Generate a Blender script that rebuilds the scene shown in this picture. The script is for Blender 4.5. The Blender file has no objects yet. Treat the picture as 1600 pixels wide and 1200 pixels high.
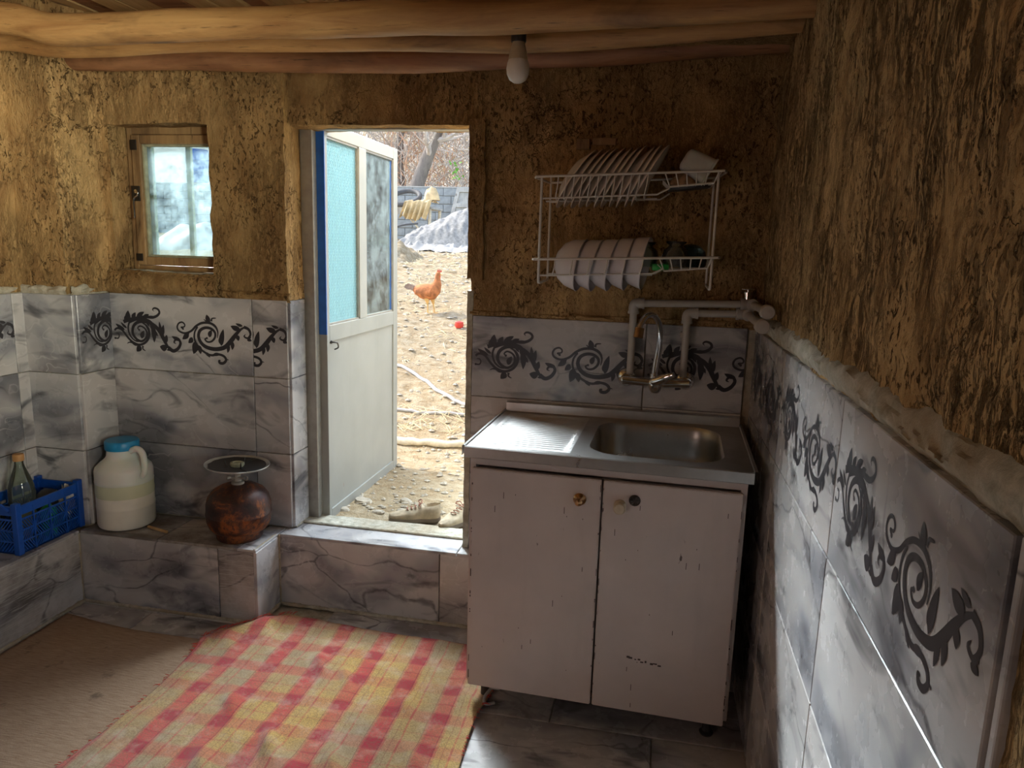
import bpy, bmesh, math, random
from mathutils import Vector, Matrix, noise, Euler
random.seed(7)
PI = math.pi
S = bpy.context.scene
C = S.collection

# ------------------------------------------------------------------ camera
PITCH, YAW, ROLL, F = -0.1840, 0.1888, 0.0307, 1148.38
cam_d = bpy.data.cameras.new('camera')
cam = bpy.data.objects.new('camera', cam_d); C.objects.link(cam)
cam.location = (-0.3526, -2.6401, 1.4616)
cam.rotation_mode = 'QUATERNION'
cam.rotation_quaternion = (Matrix.Rotation(YAW, 3, 'Z') @ Matrix.Rotation(PI/2 + PITCH, 3, 'X') @ Matrix.Rotation(ROLL, 3, 'Z')).to_quaternion()
cam_d.sensor_fit = 'HORIZONTAL'; cam_d.sensor_width = 36.0; cam_d.lens = 36.0 * F / 1600.0
cam_d.clip_start = 0.02; cam_d.clip_end = 400
S.camera = cam

# ------------------------------------------------------------------ world, sun, lights, exposure
W = bpy.data.worlds.new('sky'); S.world = W; W.use_nodes = True
wn = W.node_tree; wn.nodes.clear()
wo = wn.nodes.new('ShaderNodeOutputWorld'); wb = wn.nodes.new('ShaderNodeBackground')
sky = wn.nodes.new('ShaderNodeTexSky'); sky.sky_type = 'NISHITA'; sky.sun_disc = False
sky.sun_elevation = math.radians(42); sky.sun_rotation = math.radians(-75); sky.air_density = 1.0; sky.dust_density = 2.0
hs = wn.nodes.new('ShaderNodeHueSaturation'); hs.inputs['Saturation'].default_value = 0.75
wn.links.new(sky.outputs[0], hs.inputs['Color']); wn.links.new(hs.outputs[0], wb.inputs[0])
wb.inputs[1].default_value = 0.55
wn.links.new(wb.outputs[0], wo.inputs[0])

def light(name, kind, loc, target, power, color, size=None, size_y=None, spread=None):
    d = bpy.data.lights.new(name, kind); o = bpy.data.objects.new(name, d); C.objects.link(o)
    o.location = loc
    o.rotation_euler = (Vector(target) - Vector(loc)).to_track_quat('-Z', 'Y').to_euler()
    d.energy = power; d.color = color
    if kind == 'AREA':
        d.shape = 'RECTANGLE'; d.size = size; d.size_y = size_y or size
        if spread: d.spread = math.radians(spread)
    return o
sun = light('sun', 'SUN', (-10, 6, 12), (-10 + 1.0, 6 - 0.22, 12 - 0.85), 4.3, (1.0, 0.95, 0.86))
sun.data.angle = math.radians(0.6)
# area lamps outside strengthen the yard daylight through the doorway; two added fills follow
light('door_daylight', 'AREA', (-2.55, 1.60, 3.25), (-0.05, -1.10, 0.95), 430, (0.84, 0.94, 1.0), 1.5, 1.5, 52)
light('yard_daylight', 'AREA', (-1.15, 1.55, 2.75), (-1.35, -1.0, 0.15), 28, (0.86, 0.95, 1.0), 0.8, 0.8, 80)
light('side_fill', 'AREA', (0.30, -2.36, 1.45), (-2.6, -0.40, 1.95), 14, (1.0, 0.97, 0.80), 0.5, 1.0, 50)  # added side fill aimed at the left wall through an unseen opening
light('rear_fill', 'AREA', (-2.35, -3.8, 1.05), (-0.35, -0.3, 0.75), 2.1, (1.0, 0.70, 0.60), 0.8, 0.8, 90)  # dim warm fill added out of view at the rear; no lamp stands there

S.view_settings.view_transform = 'Standard'; S.view_settings.look = 'None'
S.view_settings.gamma = 1.0; S.view_settings.use_curve_mapping = False
S.view_settings.exposure = 0.0
S.cycles.max_bounces = 10; S.cycles.diffuse_bounces = 5; S.cycles.transparent_max_bounces = 12
S.cycles.sample_clamp_indirect = 4.0

# ------------------------------------------------------------------ material helpers
class N:
    def __init__(s, name):
        s.m = bpy.data.materials.new(name); s.m.use_nodes = True; s.t = s.m.node_tree
        s.b = s.t.nodes['Principled BSDF']; s.out = s.t.nodes['Material Output']
    def n(s, typ, **kw):
        x = s.t.nodes.new(typ)
        for k, v in kw.items(): setattr(x, k, v)
        return x
    def put(s, inp, v):
        if hasattr(v, 'is_linked') or isinstance(v, bpy.types.NodeSocket): s.t.links.new(v, inp)
        else: inp.default_value = v
    def obj(s, scale=(1, 1, 1), rnd=0.0, rot=(0, 0, 0)):
        tc = s.n('ShaderNodeTexCoord'); v = tc.outputs['Object']
        mp = s.n('ShaderNodeMapping'); s.put(mp.inputs['Vector'], v); mp.inputs['Scale'].default_value = scale; mp.inputs['Rotation'].default_value = rot
        if rnd:
            oi = s.n('ShaderNodeObjectInfo'); cx = s.n('ShaderNodeCombineXYZ'); 
            a = s.math('MULTIPLY', oi.outputs['Random'], rnd)
            s.put(cx.inputs[0], a); s.put(cx.inputs[1], s.math('MULTIPLY', a, 1.7)); s.put(cx.inputs[2], s.math('MULTIPLY', a, 0.6))
            s.put(mp.inputs['Location'], cx.outputs[0])
        return mp.outputs[0]
    def geo(s, scale=(1, 1, 1), rot=(0, 0, 0)):
        g = s.n('ShaderNodeNewGeometry'); mp = s.n('ShaderNodeMapping'); s.put(mp.inputs['Vector'], g.outputs['Position'])
        mp.inputs['Scale'].default_value = scale; mp.inputs['Rotation'].default_value = rot
        return mp.outputs[0]
    def rand(s): return s.n('ShaderNodeObjectInfo').outputs['Random']
    def noise(s, vec, scale, detail=4, rough=0.55, dist=0.0, col=False):
        x = s.n('ShaderNodeTexNoise'); s.put(x.inputs['Vector'], vec)
        x.inputs['Scale'].default_value = scale; x.inputs['Detail'].default_value = detail
        x.inputs['Roughness'].default_value = rough; x.inputs['Distortion'].default_value = dist
        return x.outputs['Color' if col else 'Fac']
    def vor(s, vec, scale, feature='DISTANCE_TO_EDGE', out='Distance'):
        x = s.n('ShaderNodeTexVoronoi', feature=feature); s.put(x.inputs['Vector'], vec); x.inputs['Scale'].default_value = scale
        return x.outputs[out]
    def math(s, op, a, b=0.0, c=None):
        x = s.n('ShaderNodeMath', operation=op); s.put(x.inputs[0], a); s.put(x.inputs[1], b)
        if c is not None: s.put(x.inputs[2], c)
        return x.outputs[0]
    def ramp(s, fac, stops, interp='LINEAR'):
        x = s.n('ShaderNodeValToRGB'); s.put(x.inputs[0], fac); r = x.color_ramp; r.interpolation = interp
        while len(r.elements) < len(stops): r.elements.new(0.5)
        for e, (p, c) in zip(r.elements, stops):
            e.position = p; e.color = (c, c, c, 1) if isinstance(c, (int, float)) else (*c, 1)
        return x.outputs[0]
    def mix(s, f, a, b, mode='MIX'):
        x = s.n('ShaderNodeMix', data_type='RGBA', blend_type=mode)
        s.put(x.inputs[0], f)
        for i, v in ((6, a), (7, b)):
            if isinstance(v, tuple): v = (*v, 1) if len(v) == 3 else v
            s.put(x.inputs[i], v)
        return x.outputs[2]
    def bump(s, h, strength=0.3, dist=0.01, normal=None):
        x = s.n('ShaderNodeBump'); s.put(x.inputs['Height'], h); x.inputs['Strength'].default_value = strength; x.inputs['Distance'].default_value = dist
        if normal is not None: s.put(x.inputs['Normal'], normal)
        return x.outputs[0]
    def add(s, a, b):
        x = s.n('ShaderNodeVectorMath', operation='ADD'); s.put(x.inputs[0], a); s.put(x.inputs[1], b); return x.outputs[0]
    def done(s, color=None, rough=None, metal=None, normal=None, **kw):
        if color is not None:
            if isinstance(color, tuple) and len(color) == 3: color = (*color, 1)
            s.put(s.b.inputs['Base Color'], color)
        if rough is not None: s.put(s.b.inputs['Roughness'], rough)
        if metal is not None: s.put(s.b.inputs['Metallic'], metal)
        if normal is not None: s.put(s.b.inputs['Normal'], normal)
        for k, v in kw.items():
            s.put(s.b.inputs[k.replace('_', ' ')], v)
        return s.m

def plain(name, color, rough=0.6, metal=0.0, var=0.12, scale=30, bump=0.05, **kw):
    m = N(name); v = m.obj()
    n = m.noise(v, scale, 3)
    c = m.mix(m.ramp(n, [(0.3, 0.0), (0.7, 1.0)]), tuple(x * (1 - var) for x in color), tuple(min(1, x * (1 + var)) for x in color))
    return m.done(c, rough, metal, m.bump(n, bump, 0.002), **kw)

def mud_mat(name, light_c, dark_c, streak, pits):
    m = N(name)
    g = m.geo()
    big = m.noise(g, 1.7, 4, 0.6)
    mid = m.noise(m.geo((1, 1, 0.5)), 8, 6, 0.7, 0.3)
    fine = m.noise(m.geo((1, 1, 0.6)), 55, 5, 0.7)
    c = m.mix(m.ramp(big, [(0.38, 0.0), (0.62, 1.0)]), light_c, tuple(x * 0.72 for x in light_c))
    c = m.mix(m.ramp(mid, [(0.44, 0.0), (0.58, 0.65)]), c, dark_c)
    pale = m.noise(m.geo((1, 1, 0.35)), 5, 5, 0.7, 0.5)
    c = m.mix(m.ramp(pale, [(0.56, 0.0), (0.70, 0.55)]), c, tuple(min(1, x * 1.45 + 0.02) for x in light_c))
    # vertical trowel streaks and drips
    st = m.noise(m.geo((1, 1, 0.20), (0.12, 0.0, 0.0)), 46, 6, 0.75, 0.5)
    st2 = m.noise(m.geo((1, 1, 0.50), (0.2, 0.0, 0.0)), 90, 5, 0.8, 0.6)
    patch = m.ramp(m.noise(m.geo((1, 1, .6)), 4.2, 5, 0.65), [(0.42, 0.05), (0.56, 1.0)])
    stm = m.math('MULTIPLY', m.math('MAXIMUM', m.ramp(st, [(0.50, 0.0), (0.57, 1.0)]), m.ramp(st2, [(0.53, 0.0), (0.58, 0.9)])), patch)
    c = m.mix(m.math('MULTIPLY', stm, streak), c, tuple(x * 0.28 for x in dark_c))
    pit = m.noise(m.geo((1, 1, 0.6)), 75, 4, 0.7, 0.8)
    pm = m.math('MULTIPLY', m.ramp(pit, [(0.56, 0.0), (0.62, 1.0)]), m.ramp(m.noise(g, 4.5, 3), [(0.40, 0.0), (0.56, 1.0)]))
    c = m.mix(m.math('MULTIPLY', pm, pits), c, tuple(x * 0.30 for x in dark_c))
    nc = m.noise(m.geo(), 7, 5, 0.7, 0, True)
    sc = m.n('ShaderNodeVectorMath', operation='SCALE'); m.put(sc.inputs[0], nc); sc.inputs['Scale'].default_value = 0.30
    cr = m.vor(m.add(m.geo((1, 1, 0.8)), sc.outputs[0]), 3.2)
    crk = m.math('MULTIPLY', m.ramp(cr, [(0.0, 1.0), (0.010, 0.0)]), m.ramp(m.noise(m.geo(), 2.0, 2), [(0.54, 0.0), (0.58, 1.0)]))
    c = m.mix(m.math('MULTIPLY', crk, 0.7), c, tuple(x * 0.25 for x in dark_c))
    h = m.math('ADD', m.math('MULTIPLY', mid, 1.0), m.math('MULTIPLY', fine, 0.45))
    h = m.math('SUBTRACT', h, m.math('MULTIPLY', pm, 0.45)); h = m.math('SUBTRACT', h, m.math('MULTIPLY', stm, 0.4 * streak)); h = m.math('SUBTRACT', h, m.math('MULTIPLY', crk, 0.6))
    return m.done(c, 0.95, 0, m.bump(h, 1.0, 0.022), Specular_IOR_Level=0.15)

M = {}
M['mud'] = mud_mat('mud_plaster', (0.54, 0.345, 0.145), (0.28, 0.155, 0.062), 0.30, 0.8)
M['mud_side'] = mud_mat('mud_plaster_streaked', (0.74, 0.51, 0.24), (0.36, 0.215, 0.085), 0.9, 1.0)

def cement():
    m = N('cement'); n = m.noise(m.geo(), 26, 6, 0.7); b = m.noise(m.geo(), 4, 3)
    c = m.mix(m.ramp(n, [(0.35, 0.0), (0.65, 1.0)]), (0.30, 0.29, 0.22), (0.62, 0.60, 0.50))
    c = m.mix(m.ramp(b, [(0.4, 0.0), (0.6, 0.6)]), c, (0.38, 0.28, 0.16))
    return m.done(c, 0.9, 0, m.bump(n, 0.6, 0.01))
M['cement'] = cement()

def marble(name, rough=0.16, dirt=0.0, streaks=0.0):
    m = N(name); v = m.obj(rnd=37.0)
    vd = m.obj((1, 1, 2.3), 37.0, (0.0, 0.30, 0.0))
    nc = m.noise(v, 2.6, 3, 0.5, 0, True)
    sc = m.n('ShaderNodeVectorMath', operation='SCALE'); m.put(sc.inputs[0], nc); sc.inputs['Scale'].default_value = 0.55
    dv = m.add(vd, sc.outputs[0])
    cloud = m.noise(dv, 2.0, 3, 0.5, 0.2)
    c = m.ramp(cloud, [(0.34, (0.11, 0.115, 0.135)), (0.43, (0.30, 0.305, 0.325)), (0.52, (0.50, 0.495, 0.485)), (0.70, (0.62, 0.60, 0.58))])
    warm = m.noise(v, 3.0, 2)
    c = m.mix(m.ramp(warm, [(0.45, 0.0), (0.7, 0.45)]), c, (0.50, 0.43, 0.385))
    # angular facets with a faint edge, as in printed marble
    vf = m.vor(dv, 4.3, 'F1', 'Color'); sx = m.n('ShaderNodeSeparateXYZ'); m.put(sx.inputs[0], vf)
    c = m.mix(m.math('MULTIPLY', sx.outputs[0], 0.16), c, (0.66, 0.65, 0.63))
    e1 = m.vor(dv, 1.5); msk = m.ramp(m.noise(v, 2.3, 2), [(0.44, 0.0), (0.56, 1.0)])
    jag = m.noise(dv, 16, 4, 0.7)
    c = m.mix(m.math('MULTIPLY', m.ramp(m.math('ADD', e1, m.math('MULTIPLY', m.math('SUBTRACT', jag, 0.5), 0.03)), [(0.0, 0.7), (0.006, 0.45), (0.013, 0.0)]), msk), c, (0.05, 0.05, 0.055))
    vn2 = m.noise(dv, 3.1, 3, 0.5); d2 = m.math('ABSOLUTE', m.math('SUBTRACT', vn2, 0.52))
    c = m.mix(m.math('MULTIPLY', m.ramp(d2, [(0.0, 0.4), (0.010, 0.0)]), m.ramp(m.noise(v, 1.9, 2), [(0.5, 0.0), (0.6, 1.0)])), c, (0.74, 0.72, 0.69))
    blot = m.noise(m.obj((1, 1, 2.6), 61.0, (0, 0.45, 0)), 3.6, 3, 0.55, 0.9)
    c = m.mix(m.ramp(blot, [(0.55, 0.0), (0.66, 0.62), (0.72, 0.85)]), c, (0.06, 0.063, 0.072))
    if dirt:
        dn = m.noise(m.geo(), 3.0, 6, 0.7)
        c = m.mix(m.math('MULTIPLY', m.ramp(dn, [(0.40, 0.0), (0.58, 1.0)]), dirt), c, (0.13, 0.095, 0.06))
    if streaks:
        sn = m.noise(m.obj((1, 1, 22), 5.0), 12, 3, 0.6)
        c = m.mix(m.math('MULTIPLY', m.ramp(sn, [(0.52, 0.0), (0.60, 1.0)]), streaks), c, (0.55, 0.55, 0.53))
    sm = m.noise(m.geo(), 9, 4, 0.6)
    r = m.math('ADD', rough, m.math('MULTIPLY', m.ramp(sm, [(0.4, 0.0), (0.7, 1.0)]), 0.25))
    wv = m.noise(v, 6, 2)
    return m.done(c, r, 0, m.bump(wv, 0.06, 0.01))
M['marble'] = marble('marble_print_tile')
M['marble_dirty'] = marble('marble_print_tile_dirty', 0.35, 0.85)
M['marble_floor'] = marble('marble_print_floor', 0.16, 0.25)
M['marble_streak'] = marble('marble_print_tile_brushed', 0.3, 0.5, 0.5)
M['print'] = plain('scroll_print', (0.022, 0.020, 0.024), 0.45, var=0.2, scale=20, bump=0)

def wood(name, a, b, stain=(0.10, 0.045, 0.02), stain_amt=0.5, axis=0, rough=0.55):
    m = N(name); sc = [9, 9, 9]; sc[axis] = 0.8
    v = m.geo(tuple(sc)); n = m.noise(v, 3.0, 6, 0.65, 0.5)
    c = m.mix(m.ramp(n, [(0.33, 0.0), (0.66, 1.0)]), a, b)
    sc2 = [3, 3, 3]; sc2[axis] = 0.9
    s = m.noise(m.geo(tuple(sc2)), 1.7, 5, 0.65, 0.8)
    c = m.mix(m.math('MULTIPLY', m.ramp(s, [(0.48, 0.0), (0.66, 1.0)]), stain_amt), c, stain)
    fl = m.noise(m.geo(tuple(x * (6 if i != axis else 3) for i, x in enumerate(sc))), 3.0, 3, 0.7)
    c = m.mix(m.ramp(fl, [(0.62, 0.0), (0.70, 0.7)]), c, tuple(x * 0.35 for x in stain))
    vk = m.vor(m.geo(tuple(2.2 if i == axis else 6 for i in range(3))), 1.0, 'F1')
    c = m.mix(m.ramp(vk, [(0.06, 0.85), (0.16, 0.0)]), c, (0.07, 0.03, 0.015))
    return m.done(c, rough, 0, m.bump(m.math('ADD', n, m.math('MULTIPLY', fl, 0.3)), 0.35, 0.006))
M['log'] = wood('peeled_log', (0.60, 0.35, 0.13), (0.36, 0.175, 0.06), stain_amt=0.6)
M['log_red'] = wood('reddish_log', (0.40, 0.20, 0.09), (0.25, 0.10, 0.045), stain_amt=0.7)
M['plank'] = wood('rough_plank', (0.62, 0.43, 0.20), (0.45, 0.27, 0.11), axis=1, stain_amt=0.25)
M['window_wood'] = wood('old_painted_wood', (0.42, 0.27, 0.12), (0.28, 0.16, 0.07), (0.05, 0.025, 0.015), 0.75, axis=2, rough=0.5)
M['bark'] = wood('bark', (0.30, 0.26, 0.22), (0.20, 0.17, 0.15), (0.40, 0.36, 0.30), 0.5, axis=2, rough=0.9)
M['grey_wood'] = wood('weathered_wood', (0.55, 0.54, 0.48), (0.42, 0.41, 0.38), (0.25, 0.23, 0.2), 0.4, axis=2, rough=0.85)

def painted(name, base, chip, chips=0.5, rough=0.42):
    m = N(name); v = m.obj()
    n = m.noise(v, 5, 4)
    c = m.mix(m.ramp(n, [(0.35, 0.0), (0.7, 1.0)]), base, tuple(x * 0.88 for x in base))
    st = m.noise(m.obj((3, 3, 0.5)), 5, 4, 0.6)
    c = m.mix(m.ramp(st, [(0.55, 0.0), (0.75, 0.25)]), c, tuple(x * 0.72 for x in base))
    sp = m.noise(m.obj((1, 1, 0.35)), 42, 3, 0.6)
    mk = m.noise(v, 3.5, 3)
    k = m.math('MULTIPLY', m.ramp(sp, [(0.70, 0.0), (0.73, 1.0)]), m.ramp(mk, [(0.5, 0.0), (0.6, chips)]))
    c = m.mix(k, c, chip)
    return m.done(c, rough, 0, m.bump(n, 0.05, 0.004))
M['cab_white'] = painted('cabinet_paint', (0.60, 0.525, 0.485), (0.05, 0.035, 0.03), 0.9, 0.38)
M['chip'] = plain('bare_metal_chip', (0.055, 0.035, 0.03), 0.6)
M['door_white'] = painted('door_paint', (0.36, 0.365, 0.33), (0.25, 0.12, 0.06), 0.6, 0.45)
M['blue_paint'] = plain('blue_paint', (0.010, 0.115, 0.46), 0.4)
M['rust'] = None
def rust():
    m = N('rusty_cylinder_paint'); v = m.obj()
    a = m.noise(v, 9, 6, 0.7, 0.5); b = m.noise(v, 38, 4, 0.7)
    c = m.ramp(a, [(0.36, (0.022, 0.013, 0.011)), (0.50, (0.07, 0.024, 0.016)), (0.60, (0.32, 0.10, 0.022)), (0.66, (0.08, 0.03, 0.025)), (0.80, (0.25, 0.22, 0.21))])
    c = m.mix(m.ramp(b, [(0.5, 0.0), (0.62, 0.55)]), c, (0.045, 0.03, 0.025))
    return m.done(c, m.ramp(a, [(0.3, 0.35), (0.7, 0.7)]), 0.25, m.bump(m.math('ADD', a, m.math('MULTIPLY', b, 0.5)), 0.5, 0.004))
M['rust'] = rust()
M['chrome'] = plain('chrome', (0.80, 0.80, 0.80), 0.10, 1.0, 0.03)
M['shield'] = plain('tinned_metal', (0.62, 0.64, 0.62), 0.38, 0.7, 0.3, scale=12)
M['brass'] = plain('worn_brass', (0.42, 0.26, 0.13), 0.28, 1.0, 0.3)
M['dark_metal'] = plain('dark_metal', (0.06, 0.055, 0.05), 0.4, 0.8)
M['grey_metal'] = plain('grey_metal', (0.35, 0.33, 0.29), 0.5, 0.5)
def steel():
    m = N('stainless_steel'); n = m.noise(m.obj((2, 60, 60)), 6, 3, 0.6); s = m.noise(m.obj(), 7, 5, 0.6)
    c = m.mix(m.ramp(s, [(0.35, 0.0), (0.7, 1.0)]), (0.60, 0.59, 0.57), (0.42, 0.41, 0.39))
    r = m.math('ADD', 0.20, m.math('MULTIPLY', s, 0.22))
    return m.done(c, r, 0.95, m.bump(n, 0.06, 0.001))
M['steel'] = steel()
M['steel_dull'] = plain('dull_ridged_steel', (0.72, 0.72, 0.70), 0.40, 0.85, 0.12, scale=9)
M['ppr'] = plain('grey_pipe_plastic', (0.47, 0.44, 0.39), 0.38, var=0.06)
M['wire'] = plain('white_coated_wire', (0.66, 0.62, 0.54), 0.35, var=0.05)
M['china'] = plain('plate_glaze', (0.80, 0.72, 0.62), 0.22, var=0.04, bump=0)
M['bowl'] = plain('white_plastic_bowl', (0.74, 0.70, 0.70), 0.25, var=0.03, bump=0)
M['tub'] = plain('milky_tub', (0.62, 0.60, 0.54), 0.4, var=0.05, Subsurface_Weight=0.2)
M['bulb_white'] = plain('opal_bulb', (0.86, 0.83, 0.76), 0.3, var=0.02, bump=0)
M['bulb_base'] = plain('bulb_base', (0.50, 0.42, 0.30), 0.4)
M['black'] = plain('black_plastic', (0.03, 0.03, 0.03), 0.45)
M['crate'] = plain('blue_crate_plastic', (0.006, 0.075, 0.38), 0.38, var=0.15)
M['jug'] = plain('milky_jug_plastic', (0.72, 0.73, 0.66), 0.38, var=0.07, scale=6, Subsurface_Weight=0.3)
M['jug_liquid'] = plain('jug_liquid_band', (0.80, 0.76, 0.64), 0.4, var=0.12, scale=6)
M['jug_oil'] = plain('jug_oil_band', (0.62, 0.63, 0.43), 0.4, var=0.1, scale=6)
M['lid_blue'] = plain('blue_lid', (0.008, 0.22, 0.45), 0.35)
M['cork'] = plain('brown_cap', (0.50, 0.26, 0.09), 0.5)
M['oil'] = plain('cloudy_liquid', (0.42, 0.30, 0.13), 0.25)
M['green'] = plain('green_plastic', (0.02, 0.36, 0.06), 0.35)
M['rag'] = plain('white_rag', (0.62, 0.58, 0.52), 0.8)
M['sponge'] = plain('brown_sponge', (0.42, 0.28, 0.15), 0.9, var=0.3, scale=80, bump=0.5)
M['block'] = plain('concrete_block', (0.34, 0.37, 0.38), 0.9, var=0.18, scale=14, bump=0.4)
M['mortar'] = plain('mortar', (0.50, 0.50, 0.47), 0.95)
M['rubber'] = plain('rubber_ring', (0.10, 0.10, 0.10), 0.7)
M['sheet_white'] = plain('white_plastic_sheet', (0.44, 0.42, 0.38), 0.5, var=0.2, scale=4)
M['sheet_yellow'] = plain('yellowed_plastic_sheet', (0.62, 0.47, 0.25), 0.5, var=0.35, scale=5)
M['tarp'] = plain('grey_tarp', (0.26, 0.26, 0.25), 0.7, var=0.3, scale=20, bump=0.4)
M['yellow'] = plain('yellow_plastic', (0.80, 0.52, 0.02), 0.4)
M['hen'] = plain('hen_feathers', (0.46, 0.17, 0.06), 0.8, var=0.45, scale=22, bump=0.6)
M['hen_tail'] = plain('hen_tail_feathers', (0.30, 0.22, 0.17), 0.8, var=0.4, scale=40)
M['comb'] = plain('hen_comb', (0.62, 0.05, 0.03), 0.5)
M['beak'] = plain('hen_beak', (0.70, 0.42, 0.14), 0.5)
M['shoe'] = plain('dusty_shoe_canvas', (0.46, 0.38, 0.26), 0.9, var=0.3, scale=22, bump=0.5)
M['shoe_red'] = plain('faded_laces', (0.36, 0.18, 0.12), 0.9)
M['shoe_dark'] = plain('dark_blue_shoe', (0.05, 0.07, 0.12), 0.7)
M['sole'] = plain('rubber_sole', (0.22, 0.18, 0.14), 0.8)
M['hose'] = plain('grey_hose', (0.42, 0.41, 0.40), 0.55)
M['pole'] = plain('pale_pole', (0.72, 0.64, 0.48), 0.8, var=0.2)
M['twig'] = plain('grey_twigs', (0.62, 0.56, 0.50), 0.9, var=0.3, scale=3)
M['twig_red'] = plain('reddish_twigs', (0.66, 0.42, 0.28), 0.9, var=0.3, scale=3)
M['leafgreen'] = plain('green_shoots', (0.22, 0.50, 0.08), 0.8)
M['putty'] = plain('old_putty', (0.34, 0.34, 0.22), 0.8, var=0.3)

def ground_mat():
    m = N('dry_dirt'); a = m.noise(m.geo(), 1.1, 6, 0.65); b = m.noise(m.geo((1, 1.6, 1)), 13, 6, 0.75); f = m.noise(m.geo(), 90, 3, 0.6)
    c = m.ramp(b, [(0.30, (0.28, 0.20, 0.11)), (0.45, (0.44, 0.345, 0.215)), (0.62, (0.60, 0.51, 0.36)), (0.75, (0.68, 0.60, 0.45))])
    c = m.mix(m.ramp(a, [(0.45, 0.0), (0.65, 0.5)]), c, (0.42, 0.31, 0.18))
    h = m.math('ADD', m.math('MULTIPLY', b, 1.0), m.math('MULTIPLY', f, 0.35))
    return m.done(c, 0.97, 0, m.bump(h, 0.8, 0.05), Specular_IOR_Level=0.1)
M['ground'] = ground_mat()
def hill_mat():
    m = N('dry_hillside'); a = m.noise(m.geo((1, 1, 1)), 0.5, 8, 0.75); c = m.ramp(a, [(0.35, (0.28, 0.26, 0.22)), (0.5, (0.42, 0.40, 0.34)), (0.7, (0.55, 0.52, 0.45))])
    return m.done(c, 0.97)
M['hill'] = hill_mat()
M['straw'] = plain('straw', (0.70, 0.58, 0.36), 0.9, var=0.3, scale=4)
M['stone'] = plain('pale_stone', (0.47, 0.42, 0.33), 0.9, var=0.2)

def glass_mat(name, tint, rough, diff, pattern=None, alpha_clear=0.6):
    m = N(name); t = m.t
    gl = m.n('ShaderNodeBsdfGlossy'); gl.inputs['Roughness'].default_value = 0.05
    tr = m.n('ShaderNodeBsdfTransparent'); tr.inputs[0].default_value = (*tint, 1)
    tl = m.n('ShaderNodeBsdfTranslucent'); tl.inputs[0].default_value = (*[min(1, x * 1.0) for x in tint], 1)
    df = m.n('ShaderNodeBsdfDiffuse'); df.inputs[0].default_value = (*tint, 1)
    m1 = m.n('ShaderNodeMixShader'); m1.inputs[0].default_value = 0.3
    m1.inputs[0].default_value = 0.12; t.links.new(tl.outputs[0], m1.inputs[1]); t.links.new(df.outputs[0], m1.inputs[2])
    m2 = m.n('ShaderNodeMixShader')
    if pattern == 'diamond':
        sx = m.n('ShaderNodeSeparateXYZ'); m.put(sx.inputs[0], m.geo())
        u = m.math('MULTIPLY', sx.outputs[1], 62.0); v = m.math('MULTIPLY', sx.outputs[2], 40.0)
        p = m.math('ABSOLUTE', m.math('SUBTRACT', m.math('FRACT', m.math('ADD', u, v)), 0.5))
        q = m.math('ABSOLUTE', m.math('SUBTRACT', m.math('FRACT', m.math('SUBTRACT', u, v)), 0.5))
        l = m.math('MINIMUM', p, q)
        fac = m.ramp(l, [(0.04, diff - 0.42), (0.15, diff)])
        m.put(m2.inputs[0], fac); nb = m.bump(m.ramp(l, [(0.0, 1.0), (0.2, 0.0)]), 0.6, 0.003)
        for sh in (gl, tl, df): m.put(sh.inputs['Normal'], nb)
    else:
        d = m.noise(m.geo(), 11, 6, 0.75); m.put(m2.inputs[0], m.ramp(d, [(0.35, max(0, diff - 0.12)), (0.7, min(1, diff + 0.15))]))
    t.links.new(tr.outputs[0], m2.inputs[1]); t.links.new(m1.outputs[0], m2.inputs[2])
    fr = m.n('ShaderNodeFresnel'); fr.inputs[0].default_value = 1.45
    m3 = m.n('ShaderNodeMixShader'); t.links.new(fr.outputs[0], m3.inputs[0])
    t.links.new(m2.outputs[0], m3.inputs[1]); t.links.new(gl.outputs[0], m3.inputs[2])
    t.links.new(m3.outputs[0], m.out.inputs[0]); t.nodes.remove(m.b)
    return m.m
M['glass_frost'] = glass_mat('patterned_glass', (0.38, 0.54, 0.56), 0.2, 0.86, 'diamond')
M['glass_clear'] = glass_mat('dusty_glass', (0.86, 0.97, 0.97), 0.05, 0.10)
M['glass_win'] = glass_mat('dirty_window_glass', (0.70, 0.80, 0.80), 0.05, 0.06)
M['glass_pet'] = glass_mat('bottle_plastic', (0.78, 0.86, 0.78), 0.05, 0.16)
M['glass_cup'] = glass_mat('cup_glass', (0.86, 0.88, 0.84), 0.03, 0.10)
M['glass_dark'] = glass_mat('dark_glass', (0.10, 0.16, 0.16), 0.03, 0.35)

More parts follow.
